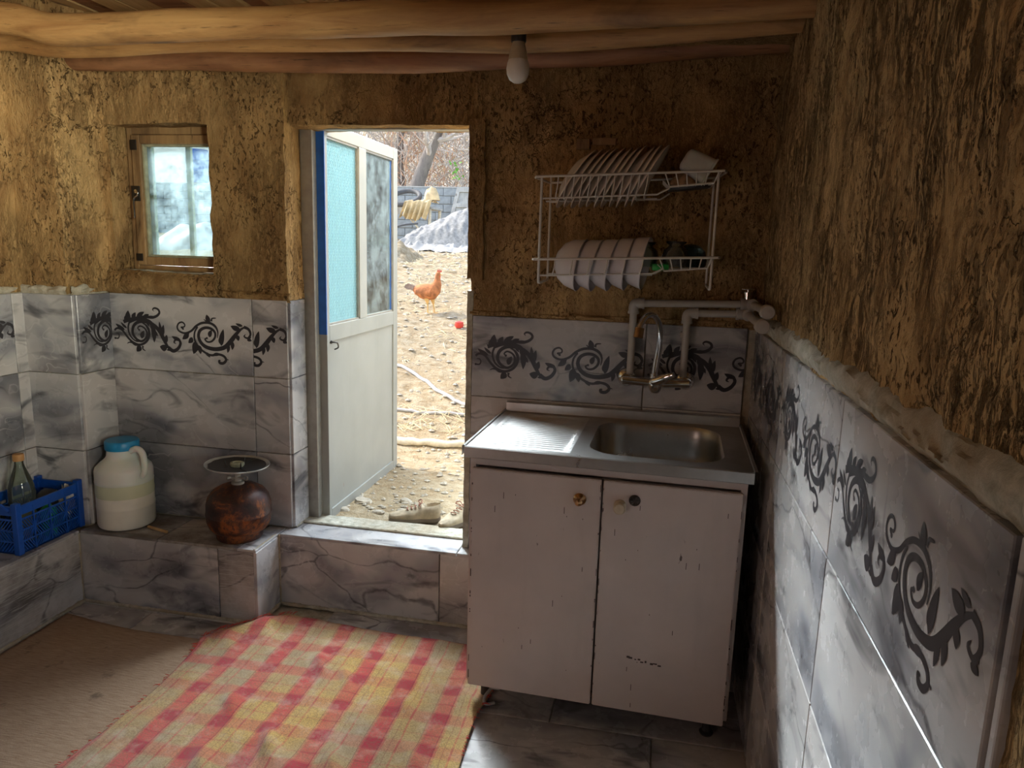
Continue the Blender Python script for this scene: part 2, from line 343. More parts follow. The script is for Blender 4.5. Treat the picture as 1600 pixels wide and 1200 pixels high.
def plaid():
    m = N('plaid_wool'); uv = m.n('ShaderNodeUVMap'); sx = m.n('ShaderNodeSeparateXYZ'); m.put(sx.inputs[0], uv.outputs[0])
    nz = m.noise(m.geo(), 6, 2); 
    U = m.math('ADD', sx.outputs[0], m.math('MULTIPLY', m.math('SUBTRACT', nz, 0.5), 0.012)); V = m.math('ADD', sx.outputs[1], m.math('MULTIPLY', m.math('SUBTRACT', nz, 0.5), 0.012))
    def bands(x, per):
        f = m.math('FRACT', m.math('DIVIDE', x, per))
        return m.ramp(f, [(0.0, 1.0), (0.27, 1.0), (0.30, 0.45), (0.34, 0.0), (0.56, 0.0), (0.58, 0.5), (0.62, 0.0), (0.93, 0.0), (0.95, 0.6), (0.99, 1.0)], 'CONSTANT')
    bu, bv = bands(U, 0.163), bands(V, 0.150)
    fy = m.noise(m.geo(), 2.2, 3)
    base = m.mix(m.ramp(fy, [(0.4, 0.0), (0.6, 1.0)]), (0.62, 0.40, 0.12), (0.42, 0.32, 0.19))
    c = m.mix(m.math('MULTIPLY', bu, m.ramp(m.noise(m.geo(), 5, 4, 0.7), [(0.35, 0.60), (0.6, 0.95)])), base, (0.62, 0.06, 0.07))
    vs_ = m.ramp(m.noise(m.geo(), 1.3, 2), [(0.40, 0.22), (0.60, 0.80)])
    c = m.mix(m.math('MULTIPLY', bv, vs_), c, (0.60, 0.12, 0.09))
    both = m.math('MULTIPLY', bu, bv)
    c = m.mix(m.math('MULTIPLY', both, 0.85), c, (0.42, 0.012, 0.045))
    ln = m.math('FRACT', m.math('DIVIDE', U, 0.163)); 
    c = m.mix(m.ramp(ln, [(0.0, 0.0), (0.27, 0.75), (0.285, 0.0), (0.45, 0.35), (0.465, 0.0), (0.93, 0.7), (0.945, 0.0)], 'CONSTANT'), c, (0.22, 0.02, 0.05))
    w = m.n('ShaderNodeTexWave'); w.inputs['Scale'].default_value = 130; w.inputs['Distortion'].default_value = 1.5; m.put(w.inputs['Vector'], uv.outputs[0])
    w2 = m.noise(m.geo(), 220, 3, 0.7)
    h = m.math('ADD', w.outputs['Fac'], w2)
    c = m.mix(m.ramp(w2, [(0.38, 0.6), (0.58, 0.0)]), c, (0.22, 0.13, 0.07)); w3 = m.noise(m.geo((1, 1, 1)), 14, 5, 0.7); c = m.mix(m.ramp(w3, [(0.5, 0.0), (0.75, 0.45)]), c, (0.66, 0.55, 0.42))
    return m.done(c, 0.95, 0, m.bump(h, 0.5, 0.003), Sheen_Weight=0.2, Specular_IOR_Level=0.1)
M['plaid'] = plaid()
def brownrug():
    m = N('brown_woven_rug'); v = m.geo((3, 40, 1)); n = m.noise(v, 6, 3, 0.7); n2 = m.noise(m.geo(), 160, 3, 0.7)
    c = m.mix(m.ramp(n, [(0.35, 0.0), (0.65, 1.0)]), (0.30, 0.20, 0.13), (0.44, 0.32, 0.22))
    d = m.noise(m.geo(), 7, 4, 0.7); c = m.mix(m.ramp(d, [(0.62, 0.0), (0.7, 0.7)]), c, (0.14, 0.10, 0.07))
    return m.done(c, 0.97, 0, m.bump(m.math('ADD', n, n2), 0.5, 0.004), Specular_IOR_Level=0.1)
M['brownrug'] = brownrug()

# ------------------------------------------------------------------ mesh helpers (world coordinates; build() moves them under their parent)
def catmull(P, k=6):
    P = [Vector(p) for p in P]; out = []
    for i in range(len(P) - 1):
        a, b, c, d = P[max(i-1, 0)], P[i], P[i+1], P[min(i+2, len(P)-1)]
        for j in range(k):
            t = j / k
            out.append(0.5 * ((2*b) + (c-a)*t + (2*a-5*b+4*c-d)*t*t + (3*b-a-3*c+d)*t**3))
    out.append(P[-1]); return out
def wpos(o):
    p = Vector((0, 0, 0))
    while o: p += o.location; o = o.parent
    return p
class MB:
    def __init__(s): s.v = []; s.f = []; s.uv = None
    def add(s, vs, fs):
        b = len(s.v); s.v += [Vector(v) for v in vs]; s.f += [tuple(i + b for i in f) for f in fs]; return s
    def box(s, x0, y0, z0, x1, y1, z1):
        return s.add([(x0,y0,z0),(x1,y0,z0),(x1,y1,z0),(x0,y1,z0),(x0,y0,z1),(x1,y0,z1),(x1,y1,z1),(x0,y1,z1)],
                     [(0,3,2,1),(4,5,6,7),(0,1,5,4),(1,2,6,5),(2,3,7,6),(3,0,4,7)])
    def bbox(s, x0, y0, z0, x1, y1, z1, b=0.003):
        bm = bmesh.new(); bmesh.ops.create_cube(bm, size=1)
        for v in bm.verts: v.co = Vector((x0+(x1-x0)*(v.co.x+.5), y0+(y1-y0)*(v.co.y+.5), z0+(z1-z0)*(v.co.z+.5)))
        bmesh.ops.bevel(bm, geom=bm.edges[:], offset=b, segments=2, affect='EDGES', profile=0.5)
        bm.verts.index_update()
        s.add([v.co.copy() for v in bm.verts], [tuple(v.index for v in f.verts) for f in bm.faces]); bm.free(); return s
    def tube(s, P, r, n=8, closed=False, cap=True):
        P = [Vector(p) for p in P]; m = len(P); R = r if isinstance(r, (list, tuple)) else [r]*m
        T = []
        for i in range(m):
            a = P[(i-1) % m] if (closed or i > 0) else P[i]; b = P[(i+1) % m] if (closed or i < m-1) else P[i]
            t = (b - a); T.append(t.normalized() if t.length > 1e-9 else Vector((0,0,1)))
        u = T[0].orthogonal().normalized(); vs = []
        for i in range(m):
            if i: 
                q = T[i-1].rotation_difference(T[i]); u = (q @ u); u = (u - T[i]*u.dot(T[i])).normalized()
            w = T[i].cross(u)
            for k in range(n):
                a = 2*PI*k/n; vs.append(P[i] + (u*math.cos(a) + w*math.sin(a))*R[i])
        fs = []
        for i in range(m if closed else m-1):
            j = (i+1) % m
            for k in range(n): fs.append((i*n+k, i*n+(k+1)%n, j*n+(k+1)%n, j*n+k))
        if cap and not closed: fs.append(tuple(range(n-1, -1, -1))); fs.append(tuple(range((m-1)*n, m*n)))
        return s.add(vs, fs)
    def lathe(s, prof, c, n=32, axis=(0, 0, 1), u0=None, cap=False):
        ax = Vector(axis).normalized(); u = Vector(u0).normalized() if u0 else ax.orthogonal().normalized(); w = ax.cross(u); c = Vector(c); vs = []
        for r, h in prof:
            for k in range(n):
                a = 2*PI*k/n; vs.append(c + ax*h + (u*math.cos(a) + w*math.sin(a))*r)
        fs = [(i*n+k, i*n+(k+1)%n, (i+1)*n+(k+1)%n, (i+1)*n+k) for i in range(len(prof)-1) for k in range(n)]
        if cap: fs.append(tuple(range(n-1, -1, -1))); fs.append(tuple(range((len(prof)-1)*n, len(prof)*n)))
        return s.add(vs, fs)
    def grid(s, nu, nv, fn):
        vs = [fn(i/nu, j/nv) for j in range(nv+1) for i in range(nu+1)]
        return s.add(vs, [(j*(nu+1)+i, j*(nu+1)+i+1, (j+1)*(nu+1)+i+1, (j+1)*(nu+1)+i) for j in range(nv) for i in range(nu)])
    def loft(s, rings, cap=True):
        n = len(rings[0]); vs = [p for r in rings for p in r]
        fs = [(i*n+k, i*n+(k+1)%n, (i+1)*n+(k+1)%n, (i+1)*n+k) for i in range(len(rings)-1) for k in range(n)]
        if cap: fs.append(tuple(range(n-1, -1, -1))); fs.append(tuple(range((len(rings)-1)*n, len(rings)*n)))
        return s.add(vs, fs)
    def build(s, name, mat, parent=None, smooth=False, origin=None, angle=40):
        me = bpy.data.meshes.new(name); off = wpos(parent) if parent else Vector(origin or (0, 0, 0))
        me.from_pydata([v - off for v in s.v], [], s.f); me.update()
        bm = bmesh.new(); bm.from_mesh(me); bmesh.ops.recalc_face_normals(bm, faces=bm.faces[:]); bm.to_mesh(me); bm.free()
        o = bpy.data.objects.new(name, me); C.objects.link(o); me.materials.append(M[mat] if isinstance(mat, str) else mat)
        if parent: o.parent = parent
        else: o.location = off
        if smooth:
            me.polygons.foreach_set('use_smooth', [True]*len(me.polygons))
            try: me.set_sharp_from_angle(angle=math.radians(angle))
            except Exception: pass
        return o
def empty(name, loc, label=None, cat=None, group=None, kind=None):
    o = bpy.data.objects.new(name, None); C.objects.link(o); o.location = loc; o.empty_display_size = 0.05
    return tag(o, label, cat, group, kind)
def tag(o, label=None, cat=None, group=None, kind=None):
    if label: o['label'] = label
    if cat: o['category'] = cat
    if group: o['group'] = group
    if kind: o['kind'] = kind
    return o
def copy_tree(o, parent=None):
    c = o.copy(); C.objects.link(c); c.parent = parent
    for ch in list(o.children): copy_tree(ch, c)
    return c

def disp(p, amp=1.0):
    a = noise.noise_vector(p * 3.1) * 0.006 + noise.noise_vector(p * 11.0) * 0.0055 + noise.noise_vector(p * 27.0) * 0.0045
    return p + a * amp
def mud_hex(mb, c8, step=0.022, amp=1.0):
    """c8: bottom 4 then top 4 corners (counter-clockwise seen from above); every face a displaced grid."""
    c = [Vector(x) for x in c8]
    for f in ((0,1,5,4),(1,2,6,5),(2,3,7,6),(3,0,4,7),(4,5,6,7),(0,3,2,1)):
        a, b, d, e = (c[i] for i in f)
        nu = max(1, min(220, int(max((b-a).length, (d-e).length)/step))); nv = max(1, min(220, int(max((e-a).length, (d-b).length)/step)))
        mb.grid(nu, nv, lambda u, v: disp((a*(1-u)+b*u)*(1-v) + (e*(1-u)+d*u)*v, amp))
    return mb
def hx(x0, y0, z0, x1, y1, z1): return [(x0,y0,z0),(x1,y0,z0),(x1,y1,z0),(x0,y1,z0),(x0,y0,z1),(x1,y0,z1),(x1,y1,z1),(x0,y1,z1)]
def weld(o, d=0.0008):
    bm = bmesh.new(); bm.from_mesh(o.data); bmesh.ops.remove_doubles(bm, verts=bm.verts[:], dist=d); bmesh.ops.recalc_face_normals(bm, faces=bm.faces[:]); bm.to_mesh(o.data); bm.free(); return o

# ------------------------------------------------------------------ the room shell
WZ = 2.30
wall_back = MB()
b = wall_back
mud_hex(b, hx(-2.55, 0, 1.235, -2.50, 0.20, WZ))                       # left of the window
mud_hex(b, hx(-2.50, 0, 1.235, -2.065, 0.20, 1.318))
mud_hex(b, hx(-2.50, 0, 1.888, -2.065, 0.20, WZ))
mud_hex(b, hx(-2.065, 0, 1.235, -1.752, 0.20, WZ))
mud_hex(b, hx(-1.752, 0.045, 1.888, -1.022, 0.20, WZ))                 # over the door
mud_hex(b, hx(-1.022, 0, 1.215, 0.20, 0.20, WZ))
wall_back = tag(b.build('wall_back', 'mud', smooth=True, angle=75), kind='structure')
# straight cement core that carries the tiles
c_ = MB(); c_.box(-2.56, 0.004, 0, -1.755, 0.20, 1.235); c_.box(-1.018, 0.004, 0, 0.0, 0.20, 1.215)
c_.build('tile_bed', 'cement', wall_back)
# rough fillet of plaster round the window ledge and over the tiles
def fillet(x0, x1, z0, z1, y0, d, name='plaster_ledge', par=None, n=46, mt='mud'):
    m = MB()
    def fn(u, v):
        x = x0 + (x1-x0)*u; k = math.sin(v*PI); nz = noise.noise(Vector((x*14, v*2, 3.3)))*0.010 + noise.noise(Vector((x*45, v*6, 1.3)))*0.005
        return Vector((x, y0 - (d*k**0.6) - nz*k, z0 + (z1-z0)*v + nz*0.8))
    m.grid(n, 8, fn); return m.build(name, mt, par, smooth=True)
fillet(-2.54, -2.04, 1.228, 1.322, 0.004, 0.030, par=wall_back)
fillet(-2.04, -1.74, 1.222, 1.262, 0.004, 0.014, par=wall_back)
fillet(-1.022, 0.0, 1.206, 1.232, 0.004, 0.010, par=wall_back)
s_ = MB(); mud_hex(s_, hx(-2.495, 0.02, 1.300, -2.07, 0.12, 1.324), 0.012, 0.7); s_.build('window_sill', 'cement', wall_back, True)
j_ = MB(); mud_hex(j_, hx(-1.034, -0.012, 1.345, -0.986, 0.06, 1.90), 0.012, 0.6); tag(j_.build('door_jamb', 'mud', wall_back, True))
j_ = MB(); mud_hex(j_, hx(-0.992, -0.020, 1.340, -0.976, 0.03, 1.90), 0.008, 0.9); tag(j_.build('jamb_bead', 'mud', wall_back, True))
# chipped end of the tiled wall beside the doorway
j_ = MB(); mud_hex(j_, hx(-1.034, -0.006, 0.30, -1.012, 0.19, 1.30), 0.016, 0.5); j_.build('door_jamb', 'cement', wall_back, True)

wl = MB()
mud_hex(wl, [(-2.77,-.19,1.235),(-2.565,-.19,1.235),(-2.53,0.03,1.235),(-2.77,0.03,1.235),(-2.77,-.19,WZ),(-2.585,-.19,WZ),(-2.515,0.03,WZ),(-2.77,0.03,WZ)])
mud_hex(wl, hx(-3.0, -4.0, 1.235, -2.77, 0.03, WZ), 0.03)
wall_left = tag(wl.build('wall_left', 'mud', smooth=True, angle=75), kind='structure')
c_ = MB(); c_.box(-2.77, -.184, 0, -2.545, 0.03, 1.235); c_.box(-3.0, -4.0, 0, -2.774, 0.03, 1.235); c_.build('tile_bed', 'cement', wall_left)
def fillet_y(y0, y1, z0, z1, x0, d, par, sgn, mt='cement', n=60, name='plaster_ledge'):
    m = MB()
    def fn(u, v):
        y = y0 + (y1-y0)*u; k = math.sin(v*PI); nz = noise.noise(Vector((y*12, v*2, 7.3)))*0.012 + noise.noise(Vector((y*45, v*6, 1.3)))*0.006
        return Vector((x0 + sgn*(d*k**0.6 + nz*k), y, z0 + (z1-z0)*v + nz))
    m.grid(n, 8, fn); return m.build(name, mt, par, smooth=True)
fillet_y(-0.19, 0.0, 1.228, 1.262, -2.552, 0.006, wall_left, 1)
fillet_y(-2.0, -0.19, 1.228, 1.258, -2.774, 0.006, wall_left, 1)
fillet(-2.77, -2.565, 1.225, 1.265, -0.186, 0.012, par=wall_left, mt='cement')

wr = MB()
mud_hex(wr, hx(0.0, -2.08, 1.215, 0.20, 0.20, WZ), 0.020, 1.25)
mud_hex(wr, hx(0.0, -2.08, 0.0, 0.20, -1.915, 1.215), 0.03, 1.0)
mud_hex(wr, hx(0.0, -2.65, 1.98, 0.20, -2.08, WZ), 0.05)  # lintel of an unseen opening, added to let the side fill in
mud_hex(wr, hx(0.0, -4.00, 0.0, 0.20, -2.65, WZ), 0.06)
wall_right = tag(wr.build('wall_right', 'mud_side', smooth=True, angle=75), kind='structure')
c_ = MB(); c_.box(0.004, -1.915, 0, 0.20, 0.20, 1.215); c_.build('tile_bed', 'cement', wall_right)
fillet_y(-2.09, 0.0, 1.208, 1.268, 0.006, 0.016, wall_right, -1, n=180)

wq = MB(); mud_hex(wq, hx(-3.0, -4.2, 0, 0.3, -4.0, WZ), 0.12)
tag(wq.build('wall_rear', 'mud', smooth=True), kind='structure')

fl = MB(); fl.box(-3.0, -4.2, -0.12, 0.30, 0.20, -0.010)
floor = tag(fl.build('floor', 'cement'), kind='structure')

# ------------------------------------------------------------------ tiles
TH = 0.012
_tm = {}
def tile_mesh(w, h, mat):
    k = (round(w, 4), round(h, 4), mat)
    if k not in _tm:
        g = 0.0016; e = 0.0016
        mb = MB(); x0, x1, z0, z1 = g, w-g, g, h-g
        mb.add([(x0,0,z0),(x1,0,z0),(x1,0,z1),(x0,0,z1),
                (x0,-TH+e,z0),(x1,-TH+e,z0),(x1,-TH+e,z1),(x0,-TH+e,z1),
                (x0+e,-TH,z0+e),(x1-e,-TH,z0+e),(x1-e,-TH,z1-e),(x0+e,-TH,z1-e)],
               [(0,3,2,1),(0,1,5,4),(1,2,6,5),(2,3,7,6),(3,0,4,7),(4,5,9,8),(5,6,10,9),(6,7,11,10),(7,4,8,11),(8,9,10,11)])
        me = bpy.data.meshes.new('tile'); me.from_pydata([tuple(v) for v in mb.v], [], mb.f); me.materials.append(M[mat]); _tm[k] = me
    return _tm[k]
# scrolling leaf print of the border tiles, drawn in tile units (0..0.63 x 0..0.305)
def _px(x, y):
    u = (x - 35) / 1525; top = -54 + 71*u; bot = 690 + 118*u
    return (u*0.63, 0.305*(1 - (y - top)/(bot - top)))
STROKES = [
 ([(76,396),(108,398),(122,376),(112,350),(82,345)], (10,8)),
 ([(72,318),(108,298),(160,318),(215,388),(268,438),(340,466),(408,446),(450,396),(458,330),(430,275),(385,248)], (14,20)),
 ([(250,228),(228,300),(250,380),(310,430),(380,428)], (14,10)),
 ([(350,318),(335,300),(362,280),(408,300),(434,345),(420,400),(365,432),(305,400),(276,345),(290,280),(345,240),(420,236),(490,258),(548,302),(590,360),(620,425),(662,500),(712,532)], (8,34)),
 ([(662,500),(712,534),(765,512),(796,462),(782,425),(745,422),(728,448),(750,462)], (28,10)),
 ([(180,235),(250,215),(340,200),(430,190),(505,196),(556,180),(584,150),(572,118),(535,104),(512,118),(525,136)], (26,10)),
 ([(240,230),(330,208),(430,215),(500,240)], (34,8)),
 ([(380,478),(380,510),(410,530)], (16,5)), ([(270,446),(235,440),(205,452)], (14,4)),
 ([(832,312),(812,296),(846,292),(852,268),(826,246),(788,258),(770,296),(790,334),(850,356),(920,334),(975,286),(1040,256),(1120,256),(1180,292),(1204,350),(1196,410)], (8,20)),
 ([(1085,408),(1064,420),(1090,446),(1136,440),(1172,400),(1172,350),(1130,312),(1070,304),(1016,330),(996,385),(1015,446),(1062,492),(1130,516),(1200,520),(1275,500),(1340,440),(1390,380),(1440,330),(1494,298)], (10,36)),
 ([(985,300),(956,350),(952,420),(985,490),(1045,545),(1120,582),(1200,574),(1258,594),(1280,632),(1252,664),(1215,662),(1204,640),(1222,636)], (12,22)),
 ([(985,300),(956,350),(952,420),(985,490),(1045,545)], (8,20)),
 ([(1140,240),(1150,212),(1194,208)], (16,6)), ([(1130,246),(1090,240),(1060,218)], (14,5)),
 ([(1480,300),(1528,322),(1548,372),(1520,412),(1482,396),(1496,372)], (22,9)),
 ([(1275,640),(1295,628),(1310,636)], (10,4))]
LEAVES = [(240,225,240,124,44),(205,230,208,170,22),(285,215,322,144,34),(330,200,418,140,34),(400,200,470,165,26),(440,195,540,190,18),
 (350,470,308,535,46),(500,270,510,448,42),(518,330,552,386,20),(478,262,490,320,20),(600,370,578,236,26),(610,380,622,268,30),(640,450,652,372,34),(650,500,568,488,50),
 (800,425,704,386,30),(372,405,404,326,36),(190,315,90,252,28),(215,300,150,240,20),(330,470,260,450,20),(430,240,470,290,18),(690,520,640,522,16),
 (960,440,934,568,54),(985,475,1012,570,38),(930,400,884,456,38),(890,350,820,418,40),(1060,552,1112,606,24),(1122,245,1092,172,38),(1112,400,1140,326,34),(1235,490,1266,318,42),(1225,470,1218,402,18),
 (1310,470,1300,562,28),(1350,440,1350,532,32),(1398,380,1422,440,34),(1440,320,1342,288,40),(1470,290,1396,262,22),(900,345,850,372,24),(1200,515,1120,505,16),(1140,580,1230,575,26),(1510,430,1560,440,24),(1515,418,1555,405,18)]
def print_mesh(u0, w, h):
    k = ('print', round(u0, 3), round(w, 3), round(h, 3))
    if k in _tm: return _tm[k]
    bm = bmesh.new(); sc = 0.63/1525; lay = 0
    def quad(a, b, c, d, y):
        try: bm.faces.new([bm.verts.new((p[0], y, p[1])) for p in (a, b, c, d)])
        except Exception: pass
    for pts, (w0, w1) in STROKES:
        P = catmull([Vector((*_px(*p), 0)) for p in pts], 7); n = len(P); lay += 1; y = -TH - 0.0005 - lay*0.000008; L = []
        for i, p in enumerate(P):
            t = (P[min(i+1, n-1)] - P[max(i-1, 0)]).normalized(); q = Vector((-t.y, t.x, 0)); f = i/(n-1)
            ww = 1.4*(w0 + (w1-w0)*f) * (1 if f < 0.85 else max(0.25, 1-(f-0.85)/0.15*0.75)) * 0.5 * sc
            if i == 0 and w0 <= 10: ww *= 1.4
            L.append((p + q*ww, p - q*ww))
        for i in range(n-1): quad(L[i][0], L[i][1], L[i+1][1], L[i+1][0], y)
        if w0 <= 10:      # round bud at the inner end
            c = P[0]; r = 11*sc; vs = [bm.verts.new((c.x + r*math.cos(a*PI/5), y-0.000004, c.y + r*math.sin(a*PI/5))) for a in range(10)]; bm.faces.new(vs)
    for x0, y0, x1, y1, ww in LEAVES:
        a = Vector((*_px(x0, y0), 0)); b_ = Vector((*_px(x1, y1), 0)); t = b_-a; q = Vector((-t.y, t.x, 0)).normalized(); lay += 1; y = -TH - 0.0005 - lay*0.000008; L = []; ww *= 1.3
        for i in range(9):
            f = i/8; r = (math.sin(PI*f**0.8)**0.8 if 0 < f < 1 else 0)*ww*0.5*sc; c = a + t*f + q*(math.sin(PI*f)*ww*0.12*sc); L.append((c+q*r, c-q*r))
        for i in range(8): quad(L[i][0], L[i][1], L[i+1][1], L[i+1][0], y)
    for co, no in (((u0+0.003, 0, 0), (-1, 0, 0)), ((u0+w-0.003, 0, 0), (1, 0, 0))):
        bmesh.ops.bisect_plane(bm, geom=bm.verts[:]+bm.edges[:]+bm.faces[:], plane_co=co, plane_no=no, clear_outer=True)
    for v in bm.verts: v.co.x -= u0; v.co.z *= h/0.305
    me = bpy.data.meshes.new('scroll_print'); bm.to_mesh(me); bm.free(); me.materials.append(M['print']); _tm[k] = me; return me
def put_tile(par, loc, w, h, rotz=0.0, mat='marble', flat=False, deco=None):
    o = bpy.data.objects.new('tile', tile_mesh(w, h, mat)); C.objects.link(o); o.parent = par
    j = 0.0012
    o.location = Vector(loc) - wpos(par) + Vector((0, 0, random.uniform(-j, j)*0.4))
    o.rotation_euler = (-PI/2 if flat else 0, random.uniform(-j, j), rotz)
    if deco is not None and not par.parent:
        p = bpy.data.objects.new('scroll_print', print_mesh(deco, w, h)); C.objects.link(p); p.parent = o
        p['label'] = 'black scrolling leaf border print'
    return o
# flat tiles: local x stays x, local z (height) runs towards -y ... so loc is the back-left corner and the face looks up
def flat_tile(par, x0, x1, y0, y1, z, mat):
    return put_tile(par, (x0, y1, z), x1-x0, y1-y0, 0, mat, True)
# after rotation by -90 deg about x: local -y -> +z (face up), local z -> +y : keep loc at the front edge instead
def flat_tile(par, x0, x1, y0, y1, z, mat):
    o = bpy.data.objects.new('tile', tile_mesh(x1-x0, y1-y0, mat)); C.objects.link(o); o.parent = par
    o.location = Vector((x0, y0, z)) - wpos(par); o.rotation_euler = (-PI/2, 0, 0)
    o.rotation_euler = (-PI/2, 0, 0); o.scale = (1, 1, 1)
    # rotate about x by -90: y->-z, z->y ; so (x,y,z)->(x, z, -y): thickness -TH in y becomes +TH in z
    return o

H1 = 0.309
for k in range(4):                                   # window wall, niche side, pilaster, left wall
    zt = 1.232 - k*H1; hh = H1; z = zt - hh
    if z < 0.0: z = 0.0; hh = zt - z
    if k == 3: z = 0.30; hh = zt - 0.30
    if hh < 0.02: continue
    d0 = 0.0 if k == 0 else None
    put_tile(wall_back, (-2.535, 0.004, z), 0.633, hh, 0, 'marble', deco=0.0 if k == 0 else None)
    put_tile(wall_back, (-1.902, 0.004, z), 0.150, hh, 0, 'marble', deco=0.48 if k == 0 else None)
    put_tile(wall_back, (-1.755, 0.0, z), 0.125, hh, PI/2, 'marble')
    put_tile(wall_left, (-2.545, -0.184, z), 0.185, hh, PI/2, 'marble', deco=0.0 if k == 0 else None)
    put_tile(wall_left, (-2.774, -0.184, z), 0.232, hh, 0, 'marble')
    put_tile(wall_left, (-2.774, -0.246, z), 0.058, hh, PI/2, 'marble')
    for q in range(3): put_tile(wall_left, (-2.774, -0.246 - 0.63*(q+1), z), 0.63, hh, PI/2, 'marble', deco=0.0 if k == 0 else None)
H2 = 0.303
for k in range(4):                                   # sink wall and right wall
    z = 1.212 - (k+1)*H2; h2 = H2
    put_tile(wall_back, (-1.012, 0.004, z), 0.634, H2, 0, 'marble', deco=0.0 if k == 0 else None)
    put_tile(wall_back, (-0.378, 0.004, z), 0.345, H2, 0, 'marble', deco=0.0 if k == 0 else None)
    for y1, w in ((-0.004, 0.620), (-0.624, 0.630), (-1.254, 0.656)):
        put_tile(wall_right, (0.004, y1, z), w, H2, -PI/2, 'marble', deco=(0.0 if w < 0.64 else 0.0) if k == 0 else None)
t_ = MB(); t_.bbox(-0.004, -1.925, 0.0, 0.010, -1.911, 1.212, 0.003); t_.build('tile_edge', 'marble', wall_right)

# bench along the window wall and the left wall, and the door step (built-in masonry)
def masonry(name, boxes, par):
    m = MB()
    for q in boxes: m.box(*q)
    return m.build(name, 'cement', par)
ledge = masonry('bench', [(-2.557, -.235, -.01, -1.79, 0.0, .288)], wall_back)
ledge2 = masonry('bench', [(-2.80, -4.0, -.01, -2.557, 0.0, .288)], wall_left)
step = masonry('door_step', [(-1.79, -.060, -.01, -0.90, 0.18, .288)], wall_back)
put_tile(ledge, (-2.552, -.235, 0), 0.612, 0.292, 0, 'marble'); put_tile(ledge, (-1.940, -.235, 0), 0.150, 0.292, 0, 'marble_streak')
put_tile(ledge, (-1.79, -.235-TH, 0), 0.187, 0.292, PI/2, 'marble')
put_tile(step, (-1.778, -.060, 0), 0.671, 0.292, 0, 'marble'); put_tile(step, (-1.107, -.060, 0), 0.24, 0.292, 0, 'marble')
flat_tile(ledge, -2.545, -2.20, -.245, 0.0, .288, 'marble_dirty'); flat_tile(ledge, -2.20, -1.86, -.245, 0.0, .288, 'marble_dirty'); flat_tile(ledge, -1.86, -1.78, -.245, 0.0, .288, 'marble')
flat_tile(step, -1.778, -1.04, -.072, 0.065, .288, 'marble'); flat_tile(step, -1.04, -0.90, -.072, 0.065, .288, 'marble')
for q in range(6):
    y = -0.246 - 0.60*q
    put_tile(ledge2, (-2.557, y-0.60, 0), 0.60, 0.292, PI/2, 'marble_streak')
    flat_tile(ledge2, -2.77, -2.546, y-0.60, y, .288, 'marble')
th = MB(); mud_hex(th, hx(-1.74, 0.066, 0.280, -1.01, 0.165, 0.306), 0.014, 0.35); th.build('threshold', 'cement', wall_back, True)
# crumbly grout fillets along the joints of bench and step
def grout(pts, r, par, name='grout_line'):
    m = MB(); P = [] 
    for a, b_ in zip(pts[:-1], pts[1:]):
        a, b_ = Vector(a), Vector(b_); n = max(2, int((b_-a).length/0.012)); P += [a.lerp(b_, i/n) for i in range(n)]
    P.append(Vector(pts[-1])); R = [r*(0.7+0.7*abs(noise.noise(p*40))+0.3*noise.noise(p*110)) for p in P]
    m.tube(P, R, 6); return m.build(name, 'cement', par, True)
grout([(-2.556, -.25, 0.004), (-1.785, -.25, 0.004)], 0.008, wall_back); grout([(-1.776, -.25, 0.004), (-1.776, -.078, 0.004), (-0.88, -.078, 0.004)], 0.009, wall_back)
grout([(-1.776, -.076, 0.0), (-1.776, -.076, 0.30)], 0.005, wall_back); grout([(-2.546, -.252, 0.0), (-2.546, -.252, .29)], 0.005, wall_back)
grout([(-2.543, -.25, 0.004), (-2.543, -1.6, 0.004)], 0.009, wall_left); grout([(-1.744, 0.008, .305), (-1.744, .12, .305)], 0.006, wall_back)
grout([(-1.744, 0.066, .304), (-1.02, .066, .304)], 0.006, wall_back); grout([(-1.79, -.24, .299), (-1.79, -.07, .299)], 0.004, wall_back)
# floor tiles
rows = [(-0.075, -0.265), (-0.265, -0.575), (-0.575, -0.885), (-0.885, -1.195), (-1.195, -1.505), (-1.505, -1.815)]
xs0 = [-2.54, -2.17, -1.54, -0.91, -0.28, 0.0]
for i, (ya, yb) in enumerate(rows):
    xs = [x + (0.315 if i % 2 else 0) for x in xs0]
    xs = [-2.54] + [x for x in xs if -2.50 < x < -0.05] + [-0.002]
    for a, b2 in zip(xs[:-1], xs[1:]):
        flat_tile(floor, a, b2, yb, ya if i or a > -1.9 else -0.252, -0.012 + 0.0, 'marble_floor')
for a, b2 in ((-0.91, -0.28), (-0.28, -0.002)): flat_tile(floor, a, b2, -0.075, 0.0, -0.012, 'marble_floor')
for i in range(7):
    for a, b2 in ((-2.54, -1.91), (-1.91, -1.28), (-1.28, -0.65), (-0.65, -0.002)): flat_tile(floor, a, b2, -1.815-0.31*(i+1), -1.815-0.31*i, -0.012, 'marble_floor')

